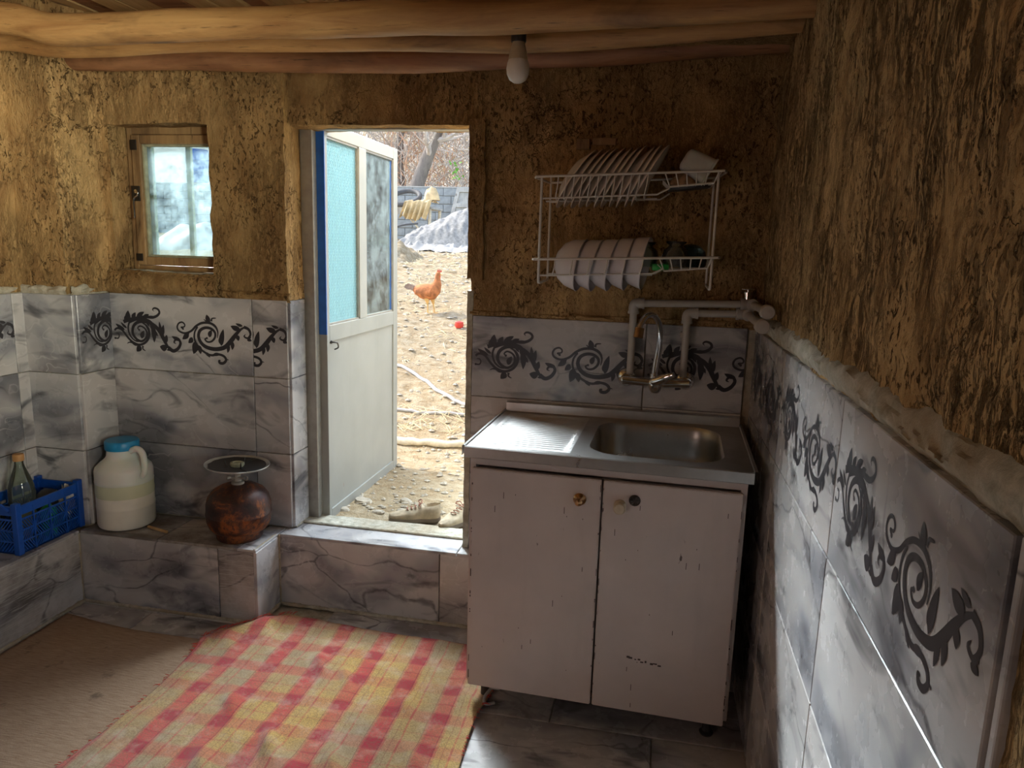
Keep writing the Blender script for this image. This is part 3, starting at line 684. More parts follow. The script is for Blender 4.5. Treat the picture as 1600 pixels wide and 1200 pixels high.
# ------------------------------------------------------------------ ceiling: round log joists, planks above
ce = MB(); ce.box(-3.1, -4.3, 2.335, 0.4, 0.30, 2.40)
ceiling = tag(ce.build('ceiling', 'plank'), kind='structure')
def log(pts, r, mat, name='log_beam', seed=0, knot=0.0):
    P = catmull(pts, 14); R = []
    for p in P: R.append(r*(1 + 0.13*noise.noise(Vector((p.x*2.1, seed, 0))) + 0.04*noise.noise(Vector((p.x*9, seed, 5)))))
    m = MB(); m.tube(P, R, 20)
    for v in m.v:
        q = Vector((v.x*2.5, v.y*14, v.z*14)); v += Vector((0, noise.noise(q + Vector((seed, 0, 0))), noise.noise(q + Vector((0, seed, 9)))))*r*0.12
    return m.build(name, mat, ceiling, True, angle=80)
log([(-3.0,-.5,2.145),(-2.45,-.5,2.126),(-2.22,-.5,2.086),(-1.78,-.5,2.088),(-1.17,-.5,2.093),(-.79,-.5,2.090),(-.44,-.5,2.096),(0.01,-.5,2.113),(.15,-.5,2.12)], 0.047, 'log', seed=1)
log([(-3.0,-.30,2.128),(-2.65,-.30,2.118),(-2.40,-.30,2.090),(-1.91,-.30,2.100),(-1.24,-.30,2.090),(-.82,-.30,2.078),(-.45,-.30,2.092),(0,-.30,2.118),(.15,-.3,2.12)], 0.036, 'log', seed=4)
log([(-2.95,-.08,2.130),(-2.60,-.08,2.108),(-2.06,-.08,2.100),(-1.33,-.08,2.083),(-1.10,-.08,2.084),(-.46,-.08,2.100),(0.03,-.08,2.13),(.15,-.08,2.13)], 0.042, 'log_red', seed=9)
log([(-3.0,-.80,2.22),(-2.2,-.80,2.215),(-1.4,-.80,2.225),(-.7,-.80,2.205),(.15,-.80,2.21)], 0.055, 'log', seed=14)
for q in range(7):
    y = -1.25 - 0.42*q
    log([(-3.0,y,2.20),(-1.8,y+.02,2.19),(-.7,y-.02,2.20),(.15,y,2.20)], 0.05, 'log', seed=20+q)
x = -3.0; k = 0
while x < 0.15:
    w = random.uniform(0.09, 0.20); m = MB(); zz = 2.285 + random.uniform(-0.008, 0.012)
    m.bbox(x, -4.1, zz, x+w-0.006, 0.30, zz+0.02, 0.002)
    m.build('plank', 'plank' if k % 3 else 'log_red', ceiling); x += w; k += 1
m = MB(); m.box(-2.25, -.66, 2.262, -1.90, -.58, 2.270); m.build('sheet_scrap', 'sheet_white', ceiling)
# mud packing over the sink corner
m = MB(); mud_hex(m, hx(-0.62, -0.20, 2.10, 0.02, 0.02, 2.30), 0.02, 1.3); m.build('mud_packing', 'mud', ceiling, True)

# ------------------------------------------------------------------ door
door = empty('door_1', (-1.70, 0.12, 0.30), kind='structure')
m = MB(); m.bbox(-1.752, .125, .305, -1.700, .175, 1.90, .003); m.bbox(-1.752, .125, 1.885, -0.80, .175, 1.935, .003); fr = m.build('door_frame', 'grey_metal', door)
Y0, Y1, XA, XB, ZB, ZT = .165, 1.005, -1.703, -1.668, .272, 1.925
m = MB()
m.bbox(XA, Y0, ZB, XB, .190, ZT, .002); m.bbox(XA, .512, 1.12, XB, .596, 1.872, .002); m.bbox(XA, .946, ZB, XB, Y1, ZT, .002)
m.bbox(XA, .190, 1.872, XB, .946, ZT, .002); m.bbox(XA, .190, 1.052, XB, .946, 1.120, .002); m.bbox(XA, .190, ZB, XB, .946, .325, .002)
leaf = m.build('door_leaf', 'door_white', door)
m = MB(); m.bbox(XA+.004, .188, .32, XB-.006, .948, 1.056, .002); m.build('door_panel', 'door_white', leaf)
m = MB(); m.bbox(XA-.004, Y0-.006, 1.085, XB+.0015, Y0, ZT+.001, .001); [m.bbox(XA-.003, *q, .001) for q in ((Y0, ZB, XA, .190, ZT), (.512, 1.12, XA, .596, 1.872), (.946, ZB, XA, Y1, ZT), (.190, 1.872, XA, .946, ZT), (.190, ZB, XA, .946, 1.12))]; m.build('blue_edge', 'blue_paint', leaf)['label'] = 'blue painted edge'
m = MB(); m.box(-1.686, .190, 1.120, -1.682, .512, 1.872); m.build('pane', 'glass_frost', leaf)['label'] = 'diamond patterned glass pane'
m = MB(); m.box(-1.686, .596, 1.120, -1.682, .946, 1.872); m.build('pane', 'glass_clear', leaf)['label'] = 'clear dusty glass pane'
m = MB()
for a, b2 in ((.190, .512), (.596, .946)):
    for (p, q) in (((a, 1.120), (b2, 1.128)), ((a, 1.864), (b2, 1.872)), ((a, 1.12), (a+.007, 1.872)), ((b2-.007, 1.12), (b2, 1.872))):
        m.box(-1.682, p[0], p[1], XB-.004, q[0], q[1])
m.build('glazing_bead', 'grey_metal', leaf)
m = MB(); m.box(-1.680, .928, 1.13, -1.6785, .939, 1.86); m.build('blue_overpaint', 'blue_paint', leaf)
m = MB(); m.tube(catmull([(XB, .20, 1.05), (XB+.018, .20, 1.05), (XB+.022, .215, 1.045), (XB+.018, .232, 1.025), (XB, .235, 1.015)], 5), .003, 8); m.tube([(XB-.002, .2, 1.05), (XB+.004, .2, 1.05)], .007, 10); m.build('door_handle', 'dark_metal', leaf, True)
m = MB()
for z in (.50, 1.65): m.tube([(-1.712, .160, z), (-1.712, .160, z+.09)], .008, 10)
m.build('hinge', 'grey_metal', door, True)

# ------------------------------------------------------------------ window
win = empty('window_1', (-2.27, .10, 1.32), kind='structure')
def rect_frame(m, x0, x1, z0, z1, w, ya, yb, bev=.003, top=None, bot=None):
    t = top or w; b0 = bot or w
    m.bbox(x0, ya, z0, x0+w, yb, z1, bev); m.bbox(x1-w, ya, z0, x1, yb, z1, bev)
    m.bbox(x0+w, ya, z1-t, x1-w, yb, z1, bev); m.bbox(x0+w, ya, z0, x1-w, yb, z0+b0, bev)
m = MB(); rect_frame(m, -2.492, -2.035, 1.322, 1.892, .024, .098, .175, top=.030, bot=.02); m.build('window_frame', 'window_wood', win)
m = MB(); rect_frame(m, -2.466, -2.06, 1.344, 1.860, .040, .088, .128, .004, .036, .034); sash = m.build('window_sash', 'window_wood', win)
m = MB(); rect_frame(m, -2.427, -2.098, 1.377, 1.826, .010, .100, .122, .003); m.build('putty', 'putty', sash)
m = MB(); m.box(-2.424, .118, 1.38, -2.10, .121, 1.824); m.build('pane', 'glass_win', sash)
m = MB(); rect_frame(m, -2.47, -2.05, 1.34, 1.875, .030, .176, .196); m.bbox(-2.285, .178, 1.36, -2.262, .194, 1.86, .002); m.build('outer_sash', 'putty', win)
m = MB(); m.tube(catmull([(-2.452, .084, 1.640), (-2.440, .074, 1.636), (-2.436, .070, 1.622), (-2.455, .070, 1.604), (-2.455, .070, 1.54), (-2.464, .078, 1.528)], 6), .003, 8); m.tube([(-2.450, .090, 1.638), (-2.450, .078, 1.638)], .008, 10); m.build('hook', 'chrome', sash, True)
m = MB(); m.bbox(-2.472, .082, 1.600, -2.436, .090, 1.660, .002); m.bbox(-2.468, .084, 1.36, -2.44, .090, 1.39, .002); m.bbox(-2.468, .084, 1.80, -2.44, .090, 1.84, .002); m.build('bracket', 'dark_metal', sash)

# ------------------------------------------------------------------ sink cabinet
cb = empty('sink_cabinet', (-.46, -.30, 0), 'white metal sink cabinet with two chipped doors below the steel sink', 'cabinet')
def P2(u, v, z):       # cabinet plan: u 0..1 left-right, v 0..1 back-front (the front edge runs slightly off square)
    l = Vector((-.868, -.015)).lerp(Vector((-.872, -.552)), v); r = Vector((-.062, -.015)).lerp(Vector((-.066, -.582)), v)
    p = l.lerp(r, u); return (p.x, p.y, z)
def pbox(m, u0, v0, z0, u1, v1, z1, bev=0.0):
    c8 = [P2(u0,v1,z0),P2(u1,v1,z0),P2(u1,v0,z0),P2(u0,v0,z0),P2(u0,v1,z1),P2(u1,v1,z1),P2(u1,v0,z1),P2(u0,v0,z1)]
    bm = bmesh.new(); vs = [bm.verts.new(c) for c in c8]
    for f in ((0,3,2,1),(4,5,6,7),(0,1,5,4),(1,2,6,5),(2,3,7,6),(3,0,4,7)): bm.faces.new([vs[i] for i in f])
    if bev: bmesh.ops.bevel(bm, geom=bm.edges[:], offset=bev, segments=2, affect='EDGES')
    bm.verts.index_update(); m.add([v.co.copy() for v in bm.verts], [tuple(v.index for v in f.verts) for f in bm.faces]); bm.free()
m = MB(); pbox(m, 0, 0, .095, .022, 1, .842, .001); pbox(m, .978, 0, .095, 1, 1, .842, .001); pbox(m, .022, 0, .095, .978, .02, .842); pbox(m, .022, .02, .095, .978, .98, .110); pbox(m, .022, .955, .812, .978, 1, .842, .001); pbox(m, .022, .90, .095, .978, .96, .8)
m.build('body', 'cab_white', cb)
for u0, u1 in ((.012, .4965), (.5035, .985)):
    m = MB(); pbox(m, u0, 1.0, .088, u1, 1.034, .806, .0025); d = m.build('door', 'cab_white', cb)
    # chipped paint along the door's edges
    m = MB()
    for q in range(26):
        z = random.uniform(.10, .79); L = random.choice([.004, .006, .01, .022]); uu = random.choice([u0+.001, u1-.004 if u0 < .3 else u1-.003]); pbox(m, uu, 1.0335, z, uu+random.uniform(.0015, .004), 1.0352, z+L)
    for q in range(14):
        uu = random.uniform(u0+.03, u1-.03); z = random.uniform(.10, .75); a = P2(uu, 1.0353, z); L = random.choice([.003, .004, .014, .02]); pbox(m, uu, 1.0335, z, uu+.0022, 1.0352, z+L)
    if u0 > .3:
        for q in range(9): uu = .62 + .13*q/9 + random.uniform(-.004, .004); z = .262 - .012*q/9 + random.uniform(-.003, .003); pbox(m, uu, 1.0335, z, uu+random.uniform(.006, .016), 1.0352, z+random.uniform(.003, .007))
    m.build('paint_chips', 'chip', d)['kind'] = 'stuff'
    ax = Vector(P2(.5, 1, 0)) - Vector(P2(.5, 0, 0)); ax.normalize()
    if u0 < .3:
        m = MB(); c = P2(.420, 1.034, .743); m.lathe([(0, 0), (.017, 0), (.019, .003), (.014, .008), (.008, .012), (.009, .018), (.013, .024), (.011, .032), (.004, .036), (0, .037)], c, 20, ax); m.build('knob', 'brass', d, True)['label'] = 'flower-shaped brass knob'
    else:
        m = MB(); c = P2(.566, 1.034, .737); m.lathe([(0, 0), (.018, 0), (.018, .004), (.010, .008), (.011, .020), (.017, .024), (.018, .030), (.014, .034), (0, .035)], c, 22, ax); m.build('knob', 'bulb_base', d, True)['label'] = 'round grey knob'
        m = MB(); c = Vector(P2(.617, 1.034, .757)); m.lathe([(0, 0), (.016, 0), (.017, .003), (.013, .006), (.010, .004), (0, .004)], c, 16, ax)
        for q in range(6):
            a = q*PI/3; m.tube([c + ax*.005 + Vector((math.cos(a)*.004, 0, math.sin(a)*.004)), c + ax*.006 + Vector((math.cos(a)*.014, 0, math.sin(a)*.014))], .002, 6)
        m.build('rosette', 'dark_metal', d, True)
for u, v in ((.06, .12), (.06, .88), (.94, .12), (.94, .88)):
    m = MB(); x, y, _ = P2(u, v, 0); m.lathe([(0, 0), (.020, 0), (.022, .006), (.014, .012), (.013, .080), (.024, .086), (.024, .096), (0, .096)], (x, y, 0), 14); m.build('leg', 'black', cb, True)
x, y, _ = P2(.085, .93, 0)
m = MB(); m.bbox(x, y, .045, x+.035, y+.02, .086, .004); m.tube(catmull([(x+.01, y+.01, .05), (x-.01, y-.02, .03), (x-.005, y-.03, .012), (x+.02, y-.01, .006)], 5), .005, 8); m.build('loose_bracket', 'sheet_white', cb, True)

# ------------------------------------------------------------------ stainless sink top
sk = empty('kitchen_sink', (-.46, -.30, .842), 'stainless steel sink top with ridged drainboard on the left and one basin', 'sink')
def Q(u, v, z):
    l = Vector((-.868, -.012)).lerp(Vector((-.886, -.572)), v); r = Vector((-.030, -.012)).lerp(Vector((-.046, -.604)), v)
    p = l.lerp(r, u); return Vector((p.x, p.y, z))
ZC = .868
def rrect(u0, v0, u1, v1, r, n=9, z=0, asp=.68):
    pts = []
    for (cu, cv, a0) in ((u1-r, v1-r/asp, 0), (u0+r, v1-r/asp, 90), (u0+r, v0+r/asp, 180), (u1-r, v0+r/asp, 270)):
        for i in range(n+1):
            a = math.radians(a0 + 90*i/n); pts.append((cu + r*math.cos(a), cv + r/asp*math.sin(a)))
    return pts
hole = rrect(.425, .13, .905, .885, .115)
n = len(hole); outer = []
for (u, v) in hole:
    cu, cv = .665, .5; du, dv = u-cu, v-cv; s1 = min((.99-cu if du > 0 else cu-.372)/abs(du) if abs(du) > 1e-6 else 9e9, (.985-cv if dv > 0 else cv-.045)/abs(dv) if abs(dv) > 1e-6 else 9e9)
    outer.append((cu+du*s1, cv+dv*s1))
m = MB(); ringO = [Q(u, v, ZC) for u, v in outer]; ringH = [Q(u, v, ZC) for u, v in hole]
m.add(ringO + ringH, [(i, (i+1) % n, n+(i+1) % n, n+i) for i in range(n)])
for (a, b2, c, d) in ((0, .045, .372, .09), (0, .93, .372, .985), (0, .09, .03, .93)): m.add([Q(a, b2, ZC), Q(c, b2, ZC), Q(c, d, ZC), Q(a, d, ZC)], [(0, 1, 2, 3)])
for cn in ((.372, .045), (.99, .045), (.372, .985), (.99, .985)):    # corner triangles of the bridged ring
    k = min(range(n), key=lambda i: (outer[i][0]-cn[0])**2 + (outer[i][1]-cn[1])**2); 
    a, b2 = outer[k-1], outer[(k+1) % n]; m.add([Q(*outer[k-1], ZC), Q(*cn, ZC), Q(*outer[k], ZC)], [(0, 1, 2)]); m.add([Q(*outer[k], ZC), Q(*cn, ZC), Q(*outer[(k+1) % n], ZC)], [(0, 1, 2)])
# rolled rim: front, sides and the low upstand at the back
def strip(a, b2, prof):
    A, B = Q(*a, 0), Q(*b2, 0); t = (B-A).normalized(); nn = Vector((t.y, -t.x, 0))
    R = [[A + nn*o + Vector((0, 0, z)), B + nn*o + Vector((0, 0, z))] for o, z in prof]
    for p, q in zip(R[:-1], R[1:]): m.add([p[0], p[1], q[1], q[0]], [(0, 1, 2, 3)])
strip((0, .985), (.99, .985), [(0, ZC), (.002, ZC+.004), (.008, ZC+.005), (.012, ZC+.002), (.013, ZC-.028), (.010, ZC-.030)])
strip((.99, .985), (.99, 0), [(0, ZC), (.002, ZC+.004), (.008, ZC+.005), (.011, ZC+.002), (.012, ZC-.028)])
strip((0, 0), (0, .985), [(0, ZC), (.002, ZC+.004), (.008, ZC+.005), (.011, ZC+.002), (.012, ZC-.028)])
for v0, v1, z0, z1 in ((.045, .040, ZC, ZC+.030), (.040, .018, ZC+.030, ZC+.034), (.018, 0.0, ZC+.034, ZC+.030)): m.add([Q(0, v0, z0), Q(.99, v0, z0), Q(.99, v1, z1), Q(0, v1, z1)], [(0, 1, 2, 3)])
top = m.build('rim', 'steel', sk, True, angle=30)
m = MB(); rings = []
for f, dz in ((1, 0), (.99, -.004), (.975, -.012), (.96, -.04), (.945, -.09), (.92, -.125), (.86, -.143), (.7, -.150), (.4, -.153), (.1, -.155)):
    rings.append([Q(.665+(u-.665)*f, .5+(v-.5)*f, ZC+dz) for u, v in hole])
m.loft(rings, cap=False); m.add(rings[-1], [tuple(range(n))]); m.build('basin', 'steel', sk, True, angle=60)
m = MB(); c = Q(.665, .5, ZC-.153); m.lathe([(0, .001), (.012, .001), (.014, .003), (.024, .003), (.028, .001), (.03, 0)], c, 24); m.build('drain', 'chrome', sk, True)
def dr(u, v):
    U = .03 + (.372-.03)*u; V = .09 + (.93-.09)*v; t = max(0, min(1, (u-.05)/.03)) * max(0, min(1, (.97-u)/.05))*max(0, min(1, (v-.02)/.02))*max(0, min(1, (.98-v)/.02))
    return Q(U, V, ZC - .004*t + t*.0035*(math.cos(v*2*PI*21)) )
m = MB(); m.grid(40, 252, dr); m.build('drainboard', 'steel_dull', sk, True, angle=80)

# ------------------------------------------------------------------ pipes and mixer tap
pp = empty('water_pipes', (-.30, -.03, 1.25), 'two grey plastic water pipes running above the sink into the corner', 'pipe')
RP = .0125
def pipe(pts, name='pipe', r=RP): m = MB(); m.tube(pts, r, 16); return m.build(name, 'ppr', pp, True)
def elbow(c, d1, d2, r=.0175, L=.032):
    c = Vector(c); d1 = Vector(d1).normalized(); d2 = Vector(d2).normalized()
    m = MB(); m.tube(catmull([c+d1*L, c+d1*L*.45, c+(d1+d2)*L*.10, c+d2*L*.45, c+d2*L], 5), r, 16)
    for d in (d1, d2): m.tube([c+d*L*.85, c+d*L*1.12], r*1.12, 16)
    return m.build('elbow', 'ppr', pp, True)
yp = -.045
pipe([(-.426, yp, 1.035), (-.426, yp, 1.275)]); pipe([(-.426, yp, 1.283), (-.045, yp, 1.296)])
pipe([(-.243, yp, 1.035), (-.243, yp, 1.243)]); pipe([(-.243, yp, 1.257), (-.060, yp, 1.262)])
elbow((-.426, yp, 1.283), (0, 0, -1), (1, 0, .03)); elbow((-.243, yp, 1.257), (0, 0, -1), (1, 0, .03))
pipe([(-.030, -.05, 1.296), (-.030, -.30, 1.300), (-.030, -.83, 1.308)][:1] + [(-.040, -.46, 1.302)]); pipe([(-.045, -.05, 1.262), (-.052, -.47, 1.262)])
elbow((-.036, yp-.004, 1.296), (-1, 0, 0), (0, -1, 0), .018); elbow((-.047, yp-.004, 1.262), (-1, 0, 0), (0, -1, 0), .018)
for (x, y, z) in ((-.040, -.46, 1.302), (-.052, -.47, 1.262)):
    m = MB(); m.lathe([(0, 0), (.019, 0), (.021, .003), (.021, .032), (.018, .036), (0, .037)], (x, y+.03, z), 20, (0, -1, 0)); m.build('end_cap', 'ppr', pp, True)
m = MB(); m.tube([(-.05, yp, 1.312), (-.05, yp, 1.330)], .012, 14); m.tube([(-.05, yp, 1.330), (-.05, yp, 1.336)], .015, 14); m.bbox(-.07, yp-.004, 1.344, -.03, yp+.004, 1.350, .001); m.tube([(-.05, yp, 1.334), (-.05, yp, 1.346)], .004, 8); m.build('valve', 'chrome', pp, True)
for x, z in ((-.426, 1.20), (-.243, 1.18)): m = MB(); m.bbox(x-.018, -.035, z-.010, x+.018, -.010, z+.010, .003); m.build('pipe_clip', 'ppr', pp)

tp = empty('mixer_tap', (-.335, -.05, 1.02), 'chrome wall mixer tap with swan-neck spout above the basin', 'tap')
for x in (-.437, -.233): m = MB(); m.lathe([(0, .0), (.034, .0), (.034, .006), (.028, .014), (.017, .020), (.015, .045), (.020, .047), (.020, .070), (0, .072)], (x, -.010, 1.018), 26, (0, -1, 0)); m.build('flange', 'chrome', tp, True)
m = MB(); m.tube([(-.455, -.072, 1.018), (-.448, -.072, 1.018), (-.335, -.076, 1.014), (-.222, -.072, 1.018), (-.215, -.072, 1.018)], [.010, .0165, .0165, .0165, .010], 18); m.lathe([(0, -.032), (.018, -.030), (.025, -.015), (.027, 0), (.024, .014), (.015, .022), (0, .024)], (-.335, -.078, 1.012), 24, (0, -.35, 1)); tb = m.build('tap_body', 'chrome', tp, True)
sp = catmull([(-.340, -.078, 1.035), (-.338, -.080, 1.075), (-.332, -.084, 1.13), (-.330, -.094, 1.185), (-.338, -.112, 1.228), (-.357, -.135, 1.252), (-.380, -.158, 1.250), (-.396, -.176, 1.225), (-.400, -.182, 1.205)], 8)
m = MB(); m.tube(sp, [.0125 - .003*min(1, i/40) for i in range(len(sp))], 16); m.tube([(-.340, -.078, 1.030), (-.340, -.078, 1.046)], .0165, 16); m.build('spout', 'chrome', tp, True)
m = MB(); m.tube([(-.3985, -.180, 1.212), (-.402, -.186, 1.180)], [.0155, .0165], 18); m.build('aerator', 'brass', tp, True)
m = MB(); hp = catmull([(-.345, -.105, 1.022), (-.325, -.120, 1.030), (-.300, -.135, 1.045), (-.276, -.145, 1.056)], 6)
m.tube(hp, [.010 + .006*math.sin(PI*min(1, (i+3)/len(hp))) for i in range(len(hp))], 14)
for v in m.v: v.y = -.125 + (v.y+.125)*.85
m.build('lever', 'chrome', tp, True)

# ------------------------------------------------------------------ dish rack
rk = empty('dish_rack', (-.47, -.02, 1.36), 'white wire two-tier dish rack hung on the dark wall above the sink', 'rack')
XL, XR, YF, YB = -.735, -.188, -.235, -.030
ZU, ZL = 1.685, 1.425
def wires(name, paths, r=.0028, n=6, closed=False):
    m = MB()
    for p in paths: m.tube(p, r, n, closed=closed)
    return m.build(name, 'wire', rk, True)
for x, d in ((XL, 1), (XR, -1)):     # side hoops, front upright - floor loop - rear upright
    z1 = ZU+.022 if x == XR else ZU+.004
    wires('side_frame', [catmull([(x, YF, z1), (x, YF, 1.55), (x, YF, 1.37), (x, YF+.015, 1.352), (x, YF+.035, 1.348)], 4) + [Vector((x, YB-.02, 1.352))] + catmull([(x, YB-.01, 1.356), (x, YB, 1.37), (x, YB, 1.55), (x, YB, ZU+.02)], 4)], .0042, 8)
def tier(z, name):
    dz = .010
    def zz(x): return z + (x-XL)/(XR-XL)*.024
    ps = []
    ps.append([(XL-.016, YF-.014, zz(XL)), (XR+.016, YF-.014, zz(XR)), (XR+.024, YF+.02, zz(XR)), (XR+.012, YB, zz(XR)), (XL-.004, YB, zz(XL)), (XL-.024, YF+.02, zz(XL))])
    m = MB(); m.tube([Vector(p) for p in ps[0]], .0040, 8, closed=True); rim = m.build('rim_wire', 'wire', rk, True)
    # plate section: basket between XL+.03 and XM ; tray section at the right
    XM = XL + .335; P = []
    nw = 12 if z > 1.6 else 6; dep = .066 if z > 1.6 else .052
    for i in range(nw):
        x = XL+.055 + (XM-XL-.055)*i/(nw-1); sl = -.010
        P.append(catmull([(x, YF-.014, zz(x)), (x+sl*.3, YF-.010, zz(x)-dep*.5), (x+sl, YF+.012, zz(x)-dep), (x+sl, (YF+YB)/2, zz(x)-dep-.004), (x+sl, YB-.015, zz(x)-dep), (x, YB, zz(x))], 3))
    wires(name+'_plate_wires', P, .0022, 5)
    za = -dep
    P = [[(XL-.004, YF+.012, zz(XL)+za), (XM+.03, YF+.012, zz(XM)+za+.004), (XM+.065, YF+.004, zz(XM)+za+.022)], [(XL+.0, YB-.02, zz(XL)+za), (XM+.04, YB-.02, zz(XM)+za), (XM+.07, YB-.02, zz(XM)+za+.02)], [(XL, (YF+YB)/2, zz(XL)+za-.003), (XM+.03, (YF+YB)/2, zz(XM)+za-.003)]]
    wires(name+'_rail', P, .0030, 6)
    XT = XM + .045; td = .040; P = []
    ring = [(XT+.022, YF+.005, zz(XT)-td), (XR-.012, YF+.005, zz(XR)-td+.006), (XR-.012, YB-.02, zz(XR)-td+.006), (XT+.022, YB-.02, zz(XT)-td)]
    m = MB(); m.tube([Vector(p) for p in ring], .0028, 6, closed=True)
    for i in range(6):
        x = XT + .005 + (XR-XT-.005)*i/5; xb = XT+.022 + (XR-XT-.034)*i/5
        m.tube([(x, YF-.014, zz(x)), (xb, YF+.005, zz(x)-td+.001*i), (xb, YB-.02, zz(x)-td+.001*i), (x, YB, zz(x))], .0022, 5)
    for j in range(4): y = YF+.03+j*.04; m.tube([(XT, y, zz(XT)-td*.5), (XT+.022, y, zz(XT)-td), (XR-.012, y, zz(XR)-td+.006), (XR+.01, y, zz(XR))], .0018, 5)
    m.build(name+'_tray', 'wire', rk, True)
tier(ZU, 'upper'); tier(ZL, 'lower')
m = MB(); m.bbox(-.655, -.014, 1.80, -.610, .006, 1.835, .002); m.bbox(-.60, -.012, 1.815, -.52, .006, 1.838, .002); m.build('wall_bracket', 'window_wood', rk)

# plates (eleven) leaning in the upper tier, built once and copied
def plate_proto(cx):
    m = MB(); r = .111
    prof = [(0, 0), (.060, 0), (.066, .004), (.097, .019), (r, .025), (r+.001, .0275), (r-.003, .0275), (.092, .022), (.064, .0075), (.058, .004), (0, .004)]
    m.lathe(prof, (0, 0, 0), 40, (1, 0, 0)); return m
names = ['ordinal']
ORD = ['leftmost', 'second', 'third', 'fourth', 'fifth', 'sixth', 'seventh', 'eighth', 'ninth', 'tenth', 'rightmost']
def plate_label(i):
    if i == 0: return 'cream plate in the upper rack, leftmost, its curved back fully seen'
    if i == 10: return 'cream plate in the upper rack, rightmost, standing most upright'
    return 'cream plate in the upper rack, %s from the left end of the row' % ORD[i]
pm = plate_proto(0)
base = None
for i in range(11):
    if base is None:
        base = pm.build('plate', 'china', origin=(0, 0, 0), smooth=True, angle=50); o = base
    else: o = base.copy(); C.objects.link(o)
    f = i/10
    o.location = (XL+.078 + .238*f, -.135, ZU+.018+.010*f + .002*math.sin(i*2.1))
    o.rotation_euler = (0.0, math.radians(34 - 5*f + .8*math.sin(i*3.3)), math.radians(1.6*math.sin(i*1.7)))
    o.scale = (1, 1, 1)
    tag(o, plate_label(i), 'plate', 'plates in the upper tier of the rack')
# bowls (five) nested on edge in the lower tier
m = MB(); m.lathe([(0, 0), (.035, 0), (.040, .004), (.062, .018), (.078, .044), (.086, .082), (.088, .084), (.086, .086), (.076, .050), (.058, .022), (.036, .008), (0, .006)], (0, 0, 0), 40, (1, 0, 0))
bb = None; OB = ['leftmost of the nested bowls with its whole base seen', 'second from the left of the nested bowls', 'middle one of the nested bowls', 'second from the right of the nested bowls', 'rightmost of the nested bowls, nearest the glasses']
for i in range(5):
    if bb is None: bb = m.build('bowl', 'bowl', origin=(0, 0, 0), smooth=True, angle=50); o = bb
    else: o = bb.copy(); C.objects.link(o)
    o.location = (XL+.048 + .053*i, -.135, ZL-.002+.003*i); o.rotation_euler = (0, math.radians(10+2*math.sin(i)), math.radians(-8))
    tag(o, 'white bowl on the lower tier, ' + OB[i], 'bowl', 'bowls in the lower tier of the rack')
# glasses upside down on the lower tray
def glass(x, y, z, s, mat, label):
    t = empty('drinking_glass', (x, y, z), label, 'glass', 'glasses in the lower tier of the rack')
    m = MB(); nseg = 28; prof = [(.026, 0), (.033, .012), (.036, .03), (.031, .047), (.020, .056), (.018, .060), (.026, .066), (.027, .070), (.024, .070), (.015, .062), (.017, .055), (.028, .045), (.033, .03), (.030, .013), (.024, .001)]
    m.lathe([(r*s, h*s) for r, h in prof], (x, y, z), nseg)
    for i, v in enumerate(m.v):
        d = Vector((v.x-x, v.y-y)); k = 1 + .04*math.cos((i % nseg)*PI); v.x = x+d.x*k; v.y = y+d.y*k
    m.build('body', mat, t, True, angle=80); return t
glass(-.395, -.150, ZL-.014, 1.15, 'glass_cup', 'clear waisted tea glass upside down, the left one in the lower tray')
glass(-.300, -.170, ZL-.012, 1.18, 'glass_cup', 'clear fluted tea glass upside down in front of the dark bowl')
db = MB(); db.lathe([(.052, 0), (.056, .022), (.050, .050), (.034, .068), (.012, .074), (0, .075)], (-.252, -.105, ZL-.010), 28); tag(db.build('glass_bowl', 'glass_dark', origin=(-.252, -.105, ZL-.01), smooth=True), 'dark glass bowl turned over behind the fluted tea glass', 'bowl')
m = MB(); m.bbox(-.372, -.205, ZL-.024, -.318, -.165, ZL-.002, .006); tag(m.build('scrubber', 'green', origin=(-.345, -.19, ZL-.024), smooth=True), 'small bright green scrubber in the lower tray between the glasses', 'scrubber')
# plastic tub lying on the upper tray, brown sponge and dark lid beside it
tt = empty('plastic_tub', (-.22, -.15, ZU+.02), 'milky square plastic tub tipped on its side in the upper tray', 'tub')
def sq_ring(c, ux, uy, w, h, r, k=6):
    pts = []
    for (sx, sy, a0) in ((1, 1, 0), (-1, 1, 90), (-1, -1, 180), (1, -1, 270)):
        for i in range(k+1): a = math.radians(a0+90*i/k); pts.append(c + ux*(sx*(w/2-r)+r*math.cos(a)) + uy*(sy*(h/2-r)+r*math.sin(a)))
    return pts
ax = Vector((.86, -.06, -.50)).normalized(); uy = Vector((0, 1, 0)); ux = uy.cross(ax).normalized(); c0 = Vector((-.290, -.15, ZU+.070)); 
m = MB(); m.loft([sq_ring(c0+ax*h, ux, uy, w, w, .018) for h, w in ((-.004, .045), (0, .062), (.006, .070), (.05, .080), (.085, .086), (.086, .094), (.092, .094), (.092, .086), (.086, .082), (.01, .068))]); m.build('body', 'tub', tt, True, angle=50)
m = MB(); m.grid(20, 14, lambda u, v: Vector((-.335+.085*u, -.19+.07*v, ZU-.014+.034*math.sin(PI*u)**.5*math.sin(PI*v)**.5*(1+.3*noise.noise(Vector((u*5, v*5, 0))))))); tag(m.build('sponge', 'sponge', origin=(-.30, -.15, ZU-.02), smooth=True), 'brown scouring sponge lying in the upper tray beside the tub', 'sponge')
m = MB(); m.lathe([(0, 0), (.06, 0), (.068, .004), (.070, .012), (.064, .010), (0, .008)], (-.272, -.130, ZU-.026), 28, (-.10, -.05, 1)); tag(m.build('lid', 'black', origin=(-.272, -.13, ZU-.026), smooth=True), 'dark round lid lying flat in the upper tray under the tub', 'lid')

